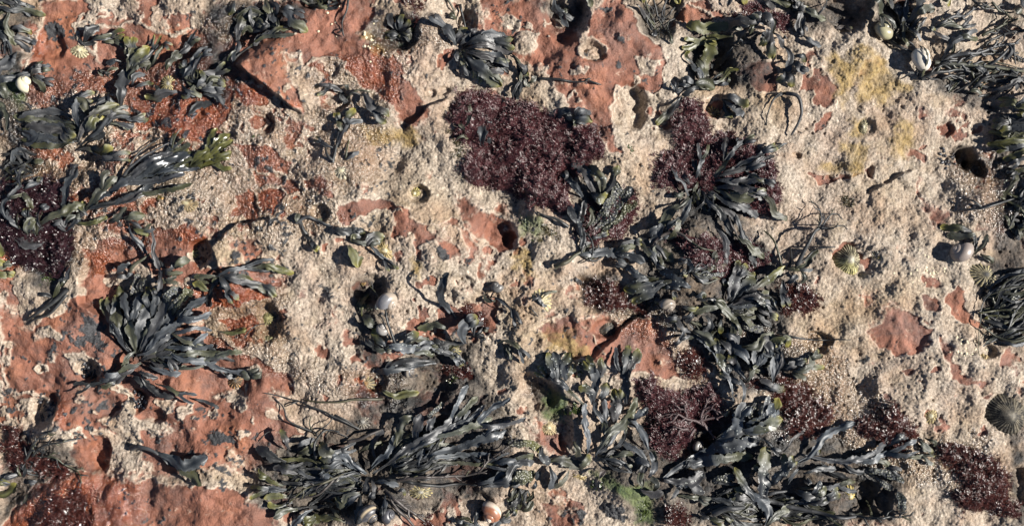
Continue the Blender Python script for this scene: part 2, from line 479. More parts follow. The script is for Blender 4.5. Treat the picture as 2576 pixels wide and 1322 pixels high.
def ledge(tile, s, h, decay):
    pl = pts(tile, s); sl = box(pl, decay * 2.5 + 10); x = (WX[sl] + WX2[sl]) / 2; y = (WY[sl] + WY2[sl]) / 2
    best = np.full(x.shape, 1e9); sgn = np.ones(x.shape); tt = np.zeros(x.shape); n = len(pl) - 1
    for k in range(n):
        ax, ay = pl[k]; ex, ey = pl[k + 1] - pl[k]; L = ex * ex + ey * ey
        t0 = ((x - ax) * ex + (y - ay) * ey) / L; t = np.clip(t0, 0, 1)
        d = np.hypot(x - ax - t * ex, y - ay - t * ey); c = np.sign(ex * (y - ay) - ey * (x - ax))
        g = d < best; best = np.where(g, d, best); sgn = np.where(g, c, sgn)
        tt = np.where(g, (k + t) / n, tt); 
    sdv = best * sgn; endf = sstep(0.0, 0.15, tt) * sstep(1.0, 0.85, tt)
    up = sstep(-1.5, 1.8, sdv) * np.exp(-np.maximum(sdv, 0) / decay)
    dn = -0.45 * (1 - sstep(-1.5, 1.8, sdv)) * np.exp(-np.maximum(-sdv, 0) / (decay * 0.35))
    H[sl] += h * endf * (up + dn)
def swell(tile, s, h, soft):
    pl = pts(tile, s); sl = box(pl, soft + 4); H[sl] += h * sstep(-soft, soft, poly_sd(pl, WX2[sl], WY2[sl]))
for line in RELIEF.strip().splitlines():
    q = line.split()
    if not q or q[0][0] == '#': continue
    if q[0] == 'pit': pit(q[1], *map(float, q[2:8]))
    elif q[0] == 'ledge': ledge(q[1], ' '.join(q[4:]), float(q[2]), float(q[3]))
    elif q[0] == 'swell': swell(q[1], ' '.join(q[4:]), float(q[2]), float(q[3]))
Hs = H.copy()                                              # smooth relief: what the weeds lie on
# crust: granular, pitted, about a millimetre thick; bare rock: fine grain
wa = worley(X, Y, 2.7, 81); wb = worley(X + 3, Y, 6.5, 82); wc = worley(X, Y + 5, 15, 83)
crust = 1.25 - red * 1.25
crag = (0.35 + 0.65 * sstep(-0.3, 0.5, fbm(X, Y, 40, 3, 84))) * (1 - 0.45 * sstep(600, 800, X))
fine = (0.55 - wa) * 1.5 + (0.5 - wb) * 0.9 * crag
holes = -np.where(wc < 0.13, (0.13 - wc) * 26, 0) * sstep(0.0, 0.35, fbm(X, Y, 50, 3, 88))
H = H + crust + (1 - red) * (fine + holes) + fbm(X, Y, 7, 4, 85) * 0.85
H = H + red * (fbm(X, Y, 2.6, 2, 86) * 0.34 - np.where(wa < 0.14, 0.8, 0) * crag) + blk * (0.8 + fbm(X, Y, 2.4, 2, 87) * 1.0)
H = H * (1 - 0.0 * far)
nY, nX = X.shape
idx = np.arange(nY * nX).reshape(nY, nX)
F = np.stack([idx[1:, :-1], idx[1:, 1:], idx[:-1, 1:], idx[:-1, :-1]], -1).reshape(-1, 4)
CX, CY = 512.0, 262.5
V = np.stack([(X - CX) * U, (CY - Y) * U, H * U], -1).reshape(-1, 3)
def wpos(px, py, h): return ((px - CX) * U, (CY - py) * U, h * U)
def hgt(px, py, G=None):
    """relief under a picture position (pixels)"""
    G = Hs if G is None else G
    px = np.atleast_1d(np.asarray(px, float)); py = np.atleast_1d(np.asarray(py, float))
    i = np.clip(np.searchsorted(XS, px) - 1, 0, nX - 2); j = np.clip(np.searchsorted(YS, py) - 1, 0, nY - 2)
    u = np.clip((px - XS[i]) / (XS[i + 1] - XS[i]), 0, 1); v = np.clip((py - YS[j]) / (YS[j + 1] - YS[j]), 0, 1)
    return (G[j, i] * (1 - u) + G[j, i + 1] * u) * (1 - v) + (G[j + 1, i] * (1 - u) + G[j + 1, i + 1] * u) * v

# ------------------------------------------------------------------ node helpers
def newmat(name):
    m = bpy.data.materials.new(name); m.use_nodes = True; nt = m.node_tree; return m, nt, nt.nodes['Principled BSDF']
def nz(nt, scale, detail=4, rough=0.6, vec=None, dist=0.0):
    n = nt.nodes.new('ShaderNodeTexNoise'); n.inputs['Scale'].default_value = scale; n.inputs['Detail'].default_value = detail
    n.inputs['Roughness'].default_value = rough; n.inputs['Distortion'].default_value = dist
    if vec is not None: nt.links.new(vec, n.inputs['Vector'])
    return n.outputs['Fac']
def vor(nt, scale, vec=None, feat='F1'):
    n = nt.nodes.new('ShaderNodeTexVoronoi'); n.inputs['Scale'].default_value = scale; n.feature = feat
    if vec is not None: nt.links.new(vec, n.inputs['Vector'])
    return n.outputs['Distance']
def ramp(nt, src, stops):
    n = nt.nodes.new('ShaderNodeValToRGB'); e = n.color_ramp.elements
    while len(e) < len(stops): e.new(0.5)
    for k, (p, c) in enumerate(stops): e[k].position = p; e[k].color = (*c, 1) if len(c) == 3 else c
    nt.links.new(src, n.inputs[0]); return n.outputs[0]
def mix(nt, fac, a, b, mode='MIX'):
    n = nt.nodes.new('ShaderNodeMix'); n.data_type = 'RGBA'; n.blend_type = mode
    for sck, v in ((n.inputs[0], fac), (n.inputs[6], a), (n.inputs[7], b)):
        if isinstance(v, (int, float)): sck.default_value = v
        elif isinstance(v, tuple): sck.default_value = (*v, 1)
        else: nt.links.new(v, sck)
    return n.outputs[2]
def mth(nt, op, a, b=None, c=None, clamp=False):
    n = nt.nodes.new('ShaderNodeMath'); n.operation = op; n.use_clamp = clamp
    for k, v in enumerate((a, b, c)):
        if v is None: continue
        if isinstance(v, (int, float)): n.inputs[k].default_value = v
        else: nt.links.new(v, n.inputs[k])
    return n.outputs[0]
def maprange(nt, src, a, b, c, d):
    n = nt.nodes.new('ShaderNodeMapRange'); nt.links.new(src, n.inputs[0])
    for k, v in enumerate((a, b, c, d)): n.inputs[k + 1].default_value = v
    return n.outputs[0]
def attr(nt, name):
    n = nt.nodes.new('ShaderNodeAttribute'); n.attribute_name = name
    s = nt.nodes.new('ShaderNodeSeparateColor'); nt.links.new(n.outputs['Color'], s.inputs[0])
    return n.outputs['Color'], s.outputs[0], s.outputs[1], s.outputs[2], n.outputs['Alpha']
def bump(nt, bsdf, src, strength, dist, prev=None):
    n = nt.nodes.new('ShaderNodeBump'); n.inputs['Strength'].default_value = strength; n.inputs['Distance'].default_value = dist
    nt.links.new(src, n.inputs['Height'])
    if prev is not None: nt.links.new(prev, n.inputs['Normal'])
    nt.links.new(n.outputs[0], bsdf.inputs['Normal']); return n.outputs[0]

# ------------------------------------------------------------------ rock material
m_rock, nt, B = newmat("tidal_rock")
co = nt.nodes.new('ShaderNodeTexCoord').outputs['Object']
_, aR, aRim, aY, aK = attr(nt, "lay1")
_, aW, aD, aG, aS = attr(nt, "lay2")
redc = ramp(nt, nz(nt, 22, 6, 0.65, co), [(0.30, (0.080, 0.031, 0.018)), (0.47, (0.18, 0.068, 0.038)), (0.70, (0.30, 0.122, 0.073))])
redc = mix(nt, maprange(nt, nz(nt, 300, 4, 0.7, co), 0.45, 0.75, 0, 0.45), redc, (0.17, 0.06, 0.04))
redc = mix(nt, maprange(nt, nz(nt, 9, 4, 0.6, co), 0.50, 0.70, 0, 0.7), redc, (0.15, 0.085, 0.065))
redc = mix(nt, maprange(nt, nz(nt, 38, 6, 0.75, co), 0.50, 0.66, 0, 0.75), redc, (0.085, 0.045, 0.036))
redc = mix(nt, maprange(nt, nz(nt, 15, 4, 0.6, co), 0.55, 0.7, 0, 0.6), redc, (0.34, 0.125, 0.055))
redc = mix(nt, maprange(nt, nz(nt, 70, 5, 0.75, co), 0.60, 0.70, 0, 0.6), redc, (0.42, 0.31, 0.23))
crc = ramp(nt, nz(nt, 240, 5, 0.75, co), [(0.31, (0.085, 0.063, 0.046)), (0.44, (0.24, 0.194, 0.147)), (0.58, (0.37, 0.308, 0.240)), (0.75, (0.72, 0.645, 0.54))])
crc = mix(nt, maprange(nt, nz(nt, 14, 4, 0.6, co), 0.46, 0.66, 0, 0.9), crc, (0.86, 0.76, 0.74), 'MULTIPLY')
crc = mix(nt, maprange(nt, nz(nt, 7, 4, 0.6, co), 0.50, 0.68, 0, 0.75), crc, (0.88, 0.78, 0.55), 'MULTIPLY')
crc = mix(nt, maprange(nt, nz(nt, 12, 5, 0.65, co), 0.50, 0.66, 0, 0.45), crc, (0.30, 0.19, 0.115))
crc = mix(nt, maprange(nt, nz(nt, 31, 4, 0.7, co), 0.54, 0.72, 0, 0.5), crc, (0.26, 0.20, 0.12))
crc = mix(nt, maprange(nt, vor(nt, 260, co), 0.0, 0.25, 0.55, 0.0), crc, (0.10, 0.075, 0.06))
c = mix(nt, aR, crc, redc)
c = mix(nt, mth(nt, 'MULTIPLY', aRim, 0.4), c, (0.66, 0.54, 0.43))
yc = ramp(nt, nz(nt, 120, 5, 0.7, co), [(0.32, (0.13, 0.085, 0.028)), (0.55, (0.26, 0.175, 0.058)), (0.75, (0.40, 0.30, 0.14))])
c = mix(nt, mth(nt, 'MULTIPLY', aY, maprange(nt, nz(nt, 50, 5, 0.7, co), 0.36, 0.56, 0.6, 1.0)), c, yc)
wetc = ramp(nt, nz(nt, 60, 4, 0.6, co), [(0.3, (0.20, 0.05, 0.014)), (0.7, (0.36, 0.10, 0.03))])
c = mix(nt, mth(nt, 'MULTIPLY', mth(nt, 'MULTIPLY', aW, aR), maprange(nt, nz(nt, 26, 4, 0.65, co), 0.35, 0.62, 0.15, 0.85)), c, wetc)
c = mix(nt, mth(nt, 'MULTIPLY', aW, 0.45), c, (0.55, 0.42, 0.33), 'MULTIPLY')
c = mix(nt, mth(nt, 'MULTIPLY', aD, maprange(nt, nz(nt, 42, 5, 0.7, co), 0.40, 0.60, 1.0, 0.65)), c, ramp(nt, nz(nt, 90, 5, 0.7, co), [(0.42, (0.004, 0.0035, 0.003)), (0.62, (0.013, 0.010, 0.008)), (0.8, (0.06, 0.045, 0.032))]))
c = mix(nt, mth(nt, 'MULTIPLY', aG, 0.75), c, ramp(nt, nz(nt, 140, 4, 0.7, co), [(0.35, (0.02, 0.045, 0.008)), (0.7, (0.12, 0.16, 0.04))]))
kc = ramp(nt, nz(nt, 320, 4, 0.6, co), [(0.35, (0.010, 0.011, 0.013)), (0.75, (0.050, 0.050, 0.053))])
c = mix(nt, aK, c, kc)
nt.links.new(c, B.inputs['Base Color'])
wn_ = mth(nt, 'MULTIPLY', maprange(nt, nz(nt, 17, 3, 0.6, co), 0.40, 0.60, 0, 1), 1.0)
damp = mth(nt, 'MAXIMUM', mth(nt, 'MAXIMUM', aW, mth(nt, 'MULTIPLY', aS, 0.92)), mth(nt, 'MULTIPLY', wn_, 0.35))
c = mix(nt, mth(nt, 'MULTIPLY', aS, 0.35), c, (0.55, 0.45, 0.38), 'MULTIPLY'); nt.links.new(c, B.inputs['Base Color'])
rough = mth(nt, 'SUBTRACT', 0.72, mth(nt, 'MULTIPLY', damp, 0.58))
nt.links.new(rough, B.inputs['Roughness']); B.inputs['Specular IOR Level'].default_value = 0.5
b1 = bump(nt, B, nz(nt, 420, 5, 0.75, co), 0.9, 0.002)
b2 = bump(nt, B, nz(nt, 130, 4, 0.7, co), 0.45, 0.003, b1)
bump(nt, B, mth(nt, 'MULTIPLY', nz(nt, 280, 2, 0.5, co), aS), 1.0, 0.005, b2)
nt.links.new(mth(nt, 'ADD', 0.5, mth(nt, 'MULTIPLY', damp, 0.5)), B.inputs['Specular IOR Level'])
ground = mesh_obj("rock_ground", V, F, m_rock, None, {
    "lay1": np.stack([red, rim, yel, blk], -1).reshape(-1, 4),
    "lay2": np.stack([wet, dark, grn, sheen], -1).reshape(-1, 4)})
tag(ground, "reddish tidal rock shelf patched with pinkish beige crust", "rock", kind="structure")

# ------------------------------------------------------------------ weed materials
def weed_mat(name, gloss=0.36, warty=False, lift=1.0):
    m, nt, B = newmat(name); co = nt.nodes.new('ShaderNodeTexCoord').outputs['Object']
    _, tip, mid, tone, spots = attr(nt, "weed")
    _, ol, _, rimv, _ = attr(nt, "weed2")
    n1 = nz(nt, 55, 4, 0.6, co)
    base = ramp(nt, n1, [(0.3, (0.016 * lift, 0.019 * lift, 0.021 * lift)), (0.7, (0.042 * lift, 0.048 * lift, 0.055 * lift))])
    base = mix(nt, tone, base, (0.040, 0.031, 0.027))
    olive = ramp(nt, nz(nt, 80, 3, 0.6, co), [(0.3, (0.034, 0.036, 0.010)), (0.7, (0.085, 0.083, 0.020))])
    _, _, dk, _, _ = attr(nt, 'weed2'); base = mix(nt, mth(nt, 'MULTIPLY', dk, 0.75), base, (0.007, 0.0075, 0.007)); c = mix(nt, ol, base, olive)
    c = mix(nt, tip, c, ramp(nt, n1, [(0.3, (0.17, 0.145, 0.022)), (0.7, (0.28, 0.24, 0.045))]))
    c = mix(nt, mth(nt, 'MULTIPLY', mid, 0.45), c, (0.010, 0.011, 0.011))
    c = mix(nt, mth(nt, 'MULTIPLY', rimv, 0.35), c, (0.095, 0.10, 0.095))
    dots = maprange(nt, vor(nt, 210, co), 0.16, 0.26, 1, 0)
    c = mix(nt, mth(nt, 'MULTIPLY', dots, spots), c, (0.24, 0.255, 0.235))
    grit = maprange(nt, nz(nt, 420, 3, 0.6, co), 0.62, 0.75, 0, 0.5)
    c = mix(nt, grit, c, (0.12, 0.125, 0.12))
    if warty:
        wv = vor(nt, 330, co); c = mix(nt, maprange(nt, wv, 0.0, 0.6, 0.75, 0), c, (0.12, 0.12, 0.07))
    nt.links.new(c, B.inputs['Base Color'])
    nt.links.new(maprange(nt, nz(nt, 30, 3, 0.6, co), 0.3, 0.7, gloss - 0.10, gloss + 0.14), B.inputs['Roughness'])
    B.inputs['Specular IOR Level'].default_value = 0.6
    p = bump(nt, B, nz(nt, 190, 4, 0.65, co), 0.22 if gloss > 0.2 else 0.7, 0.0012)
    if warty: p = bump(nt, B, mth(nt, 'SUBTRACT', 1.0, vor(nt, 330, co)), 0.9, 0.0018, p)
    else: bump(nt, B, dots, 0.35, 0.0006, p)
    return m
m_weed = weed_mat("wrack_blade", 0.52); m_wet = weed_mat("wet_wrack_blade", 0.27); m_wart = weed_mat("warty_wrack", 0.42, True)
m_pale = weed_mat("pale_wrack_blade", 0.50, False, 1.9)

rng = random.Random(7)
def catmull(p, n):
    p = np.asarray(p, float)
    if len(p) == 2: p = np.array([p[0], (p[0] + p[1]) / 2, p[1]])
    q = np.vstack([2 * p[0] - p[1], p, 2 * p[-1] - p[-2]]); segs = len(p) - 1
    t = np.linspace(0, segs, n); k = np.minimum(t.astype(int), segs - 1); u = (t - k)[:, None]
    a, b, c, d = q[k], q[k + 1], q[k + 2], q[k + 3]
    return 0.5 * ((2 * b) + (c - a) * u + (2 * a - 5 * b + 4 * c - d) * u ** 2 + (3 * b - a - 3 * c + d) * u ** 3)
def n1(x, s):
    return vnoise(np.asarray(x, float), np.full(np.shape(x), 0.37), s) * 2 - 1

class MB:
    def __init__(s): s.V = []; s.F = []; s.A = []; s.B = []; s.n = 0
    def add(s, V, F, A, B): s.V.append(V); s.F.append(np.asarray(F) + s.n); s.A.append(A); s.B.append(B); s.n += len(V)
    def build(s, name, mat, parent, org):
        V = np.vstack(s.V) - np.array(org); return mesh_obj(name, V, np.vstack(s.F), mat, parent, {"weed": np.vstack(s.A), "weed2": np.vstack(s.B)})

def ribbon(mb, path, w, h, fl, lift, seed, taper_base=True, z0=None, kind='b'):
    """one blade: a lens-section ribbon with midrib, frilled and toothed edges, following the rock"""
    r = random.Random(seed)
    L = np.hypot(*np.diff(np.asarray(path), axis=0).T).sum() if len(path) > 1 else 1
    n = int(np.clip(L / 1.15, 8, 120)); c = catmull(path, n)
    d = np.gradient(c, axis=0); sl = np.hypot(d[:, 0], d[:, 1]) + 1e-6; s = np.concatenate([[0], np.cumsum(np.hypot(*np.diff(c, axis=0).T))]); L = s[-1]
    t = s / L; T = d / sl[:, None]; N = np.stack([-T[:, 1], T[:, 0]], -1)
    c = c + N * (n1(s / 13, seed + 5) * min(2.4, 0.6 + w * 0.15))[:, None] * np.sin(np.pi * t)[:, None]
    hw = w / 2
    if kind == 't': prof = 1 - 0.55 * t; tipr = np.clip((L - s) / (hw * 1.2 + .2), 0, 1)
    elif kind == 'g': prof = 0.55 + 0.45 * sstep(0, 0.5, t); tipr = np.clip((L - s) / (hw * 0.9), 0, 1)
    else:
        k0 = 0.30 if taper_base else 0.8
        prof = k0 + (1 - k0) * sstep(0, 0.55, t); prof *= 1 - 0.18 * sstep(0.8, 1, t); tipr = np.clip((L - s) / (hw * 1.15 + .2), 0, 1)
    rnd = np.sqrt(np.clip(1 - (1 - tipr) ** 2.6, 0.0, 1)); rnd[-1] = 0.10
    m = 11 if kind != 't' else 4; v = np.linspace(-1, 1, m)
    # twist and fold of the blade about its midrib
    amp = 0.85 if kind != 't' else 0.2
    th = n1(s / max(16, w * 2.2) + r.random() * 50, seed) * amp + r.uniform(-0.22, 0.22)
    fold = r.uniform(-0.22, 0.34) + 0.25 * n1(s / 20, seed + 2)
    ser = np.ones((2, n))
    if kind != 't':
        for e in (0, 1):
            lobe = (s / max(5.0, w * 0.75) + 0.6 * n1(s / 9, seed + 60 + e) + 0.43 * e) % 1.0
            ser[e] = 1.04 - 0.30 * lobe ** 1.5 * sstep(0.1, 0.5, t) + 0.20 * n1(s / max(4.0, w * 0.5), seed + 11 + e) + 0.15 * n1(s / 2.2, seed + 21 + e)
            ser[e] -= 0.15 * ((s / 3.1 + n1(s / 6, seed + 30 + e) + 0.5 * e) % 1.0)
            nick = n1(s / 4.2, seed + 41 + e); ser[e] -= (0.5 if 'c' in fl else 0.35) * np.clip(nick - 0.30, 0, 1)
    W = hw * prof * rnd * (0.84 if kind != 't' else 0.85)
    g = hgt(c[:, 0], c[:, 1]); kk = np.ones(7) / 7
    gp = np.pad(g, 3, mode='edge'); gs = np.convolve(gp, kk, 'valid'); g = np.maximum(gs, g * 0.5 + gs * 0.5)
    bow = np.sin(np.pi * np.clip(t, 0, 1) ** 0.8); bow = 0.30 + 0.70 * bow
    if 'u' in fl: bow = sstep(0, 0.8, t)
    zc = g + lift + h * bow + n1(s / 14, seed + 3) * min(2.2, h * 0.25)
    if z0 is not None: zc = zc + (z0 - zc[0]) * np.exp(-t * 4)
    ph = r.random() * 9
    top = []; bot = []
    thick = 0.30 if kind != 't' else max(0.5, w * 0.32)
    for j, vv in enumerate(v):
        e = 0 if vv < 0 else 1
        wj = W * (ser[e] if abs(vv) > 0.99 else (1 + (ser[e] - 1) * abs(vv) ** 2))
        off = vv * wj
        if kind == 't': zz = thick * prof * math.sqrt(max(0, 1 - vv * vv)) * rnd; hx = off; zr = zz
        else:
            ruff = abs(vv) ** 1.7 * w * 0.13 * n1(s / max(3.2, w * 0.48) + 40 * e, seed + 50 + e) * sstep(0.05, 0.4, t)
            ridge = 0.45 * math.exp(-(vv / 0.13) ** 2) * (1 - sstep(0.6, 1, t)) * min(1, w / 9)
            prof_z = fold * abs(vv) * wj + ruff + ridge + 0.10 * w * np.sin(vv * 4.2 + n1(s / 12, seed + 77) * 2.5) * n1(s / 10, seed + 78)
            hx = off * np.cos(th) - prof_z * np.sin(th); zr = off * np.sin(th) + prof_z * np.cos(th)
        xy = c + N * hx[:, None]
        top.append(np.stack([xy[:, 0], xy[:, 1], zc + zr + (thick * 0.5 if kind != 't' else 0)], -1))
        if kind != 't' or 0 < j < m - 1:
            if kind == 't': zb = zc - zz
            else: zb = zc + zr - thick * 0.5
            bot.append(np.stack([xy[:, 0], xy[:, 1], zb], -1))
    ring = top + bot[::-1]; R_ = len(ring); A = np.stack(ring, 1)              # n x ring x 3
    # keep it above the rock
    gg = hgt(A[..., 0].ravel(), A[..., 1].ravel()).reshape(A.shape[:2]) + 0.9
    lo = np.minimum(A[..., 2], 1e9); push = np.clip(gg - lo, 0, None); push = np.minimum(push.max(1), 6)
    A[..., 2] += push[:, None]
    V = np.stack([(A[..., 0] - CX) * U, (CY - A[..., 1]) * U, A[..., 2] * U], -1).reshape(-1, 3)
    i = np.arange(n - 1)[:, None]; j = np.arange(R_)[None]
    if kind != 't': j = np.array([q for q in range(R_) if q not in (m - 1, R_ - 1)])[None]     # crisp blade edges: top and underside keep their own edge vertices
    jn = (j + 1) % R_
    F = np.stack([i * R_ + j, i * R_ + jn, (i + 1) * R_ + jn, (i + 1) * R_ + j], -1).reshape(-1, 4)
    vr = np.array(list(np.abs(v)) + list(np.abs((v if kind != 't' else v[1:-1])[::-1])))
    tipa = np.zeros(n); ol = np.zeros(n)
    if 'y' in fl: tipa = sstep(L - max(3.0, w * 0.42), L, s) * 0.62; ol = sstep(0.45, 0.9, t) * 0.65
    if 'Y' in fl: tipa = sstep(L - max(4, w * 0.7), L, s) * 0.95; ol = sstep(0.15, 0.7, t)
    if 'G' in fl: ol = np.full(n, 0.9) * sstep(-0.2, 0.3, t); tipa = sstep(L - max(3.0, w * 0.5), L, s) * 0.6
    if 'g' in fl: ol = np.full(n, 0.38) + 0.2 * n1(s / 12, seed)
    tipa = tipa[:, None] * np.ones(R_); tipa = np.clip(tipa * (0.65 + 0.5 * vr[None] ** 3), 0, 1)
    mid = np.exp(-(vr / 0.12) ** 2)[None] * (1 - sstep(0.55, 0.95, t))[:, None] * (0 if kind == 't' else 1)
    if 'g' not in fl and 'y' not in fl and 'Y' not in fl and 'G' not in fl and seed % 5 == 0: ol = 0.35 + 0.3 * sstep(0.2, 1, t)
    tone = 1.0 if 'B' in fl else (0.25 if kind == 't' else r.random() ** 2 * 0.5)
    a = np.stack([tipa, mid, np.full((n, R_), tone), np.full((n, R_), 1.0 if 's' in fl else 0.0) * sstep(0.1, 0.4, t)[:, None]], -1).reshape(-1, 4)
    rim_ = (vr[None] ** 8) * np.ones((n, 1))
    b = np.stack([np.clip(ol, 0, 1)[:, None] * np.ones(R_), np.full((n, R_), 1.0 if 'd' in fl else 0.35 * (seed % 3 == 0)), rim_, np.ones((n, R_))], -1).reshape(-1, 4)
    mb.add(V, F, a, b)
    return c, zc

def frond(mb, path, w, h, fl, lift, seed, kind):
    r = random.Random(seed * 3 + 1)
    if kind == 'w':                                        # twiggy: a spine with short side twigs
        c, zc = ribbon(mb, path, w, h, fl, lift, seed, kind='t'); n = len(c); k = 6
        while k < n - 2:
            side = r.choice((-1, 1)); T = c[min(k + 1, n - 1)] - c[k - 1]; a = math.atan2(T[1], T[0]) + side * r.uniform(0.4, 1.0)
            ln = r.uniform(5, 15) * (1 - 0.4 * k / n); p1 = c[k] + ln * 0.5 * np.array([math.cos(a), math.sin(a)]); a2 = a - side * r.uniform(0.1, 0.6)
            p2 = p1 + ln * 0.5 * np.array([math.cos(a2), math.sin(a2)])
            ribbon(mb, [c[k], p1, p2], w * 0.62, 1, fl, zc[k] - hgt(*c[k])[0], seed + k * 7, kind='t')
            if r.random() < 0.5:
                a3 = a2 + side * 0.7; ribbon(mb, [p1, p1 + ln * 0.4 * np.array([math.cos(a3), math.sin(a3)])], w * 0.5, 1, fl, zc[k] - hgt(*c[k])[0], seed + k * 9, kind='t')
            k += r.randint(4, 9)
        return
    if kind == 't': ribbon(mb, path, w, h, fl, lift, seed, kind='t'); return
    L = np.hypot(*np.diff(np.asarray(path), axis=0).T).sum()
    fork = 2 if 'f' in fl else (2 if ('x' not in fl and r.random() < 0.5 and w > 6 and L > 2.0 * w and 'r' not in fl) else 0)
    if not fork: ribbon(mb, path, w, h, fl, lift, seed, kind='g' if 'r' in fl else 'b'); return
    c = catmull(path, 30); cut = int(30 * r.uniform(0.55, 0.70)); T = c[cut] - c[cut - 2]; a0 = math.atan2(T[1], T[0])
    base = [c[0], c[cut // 3], c[2 * cut // 3], c[cut]]; end = c[-1]; ln = np.hypot(*(end - c[cut]))
    f0 = fl.replace('y', '').replace('Y', '')
    ext = c[min(29, cut + 3)]
    ribbon(mb, base + [ext], w * 0.85, h, f0, lift, seed)
    zs = lift
    for sgn in (-1, 1):
        sp = r.uniform(0.16, 0.36) * sgn; v = end - c[cut]; ca, sa = math.cos(sp), math.sin(sp)
        e = c[cut] + np.array([v[0] * ca - v[1] * sa, v[0] * sa + v[1] * ca]) * r.uniform(0.85, 1.08)
        st = c[max(cut - 2, 0)]; mid = (c[cut] + e) / 2 + np.array([-v[1], v[0]]) * sgn * 0.07
        ribbon(mb, [st, mid, e], w * 0.66, h * 0.6, fl, lift + h * 0.35, seed + 13 * (sgn + 2), taper_base=False)

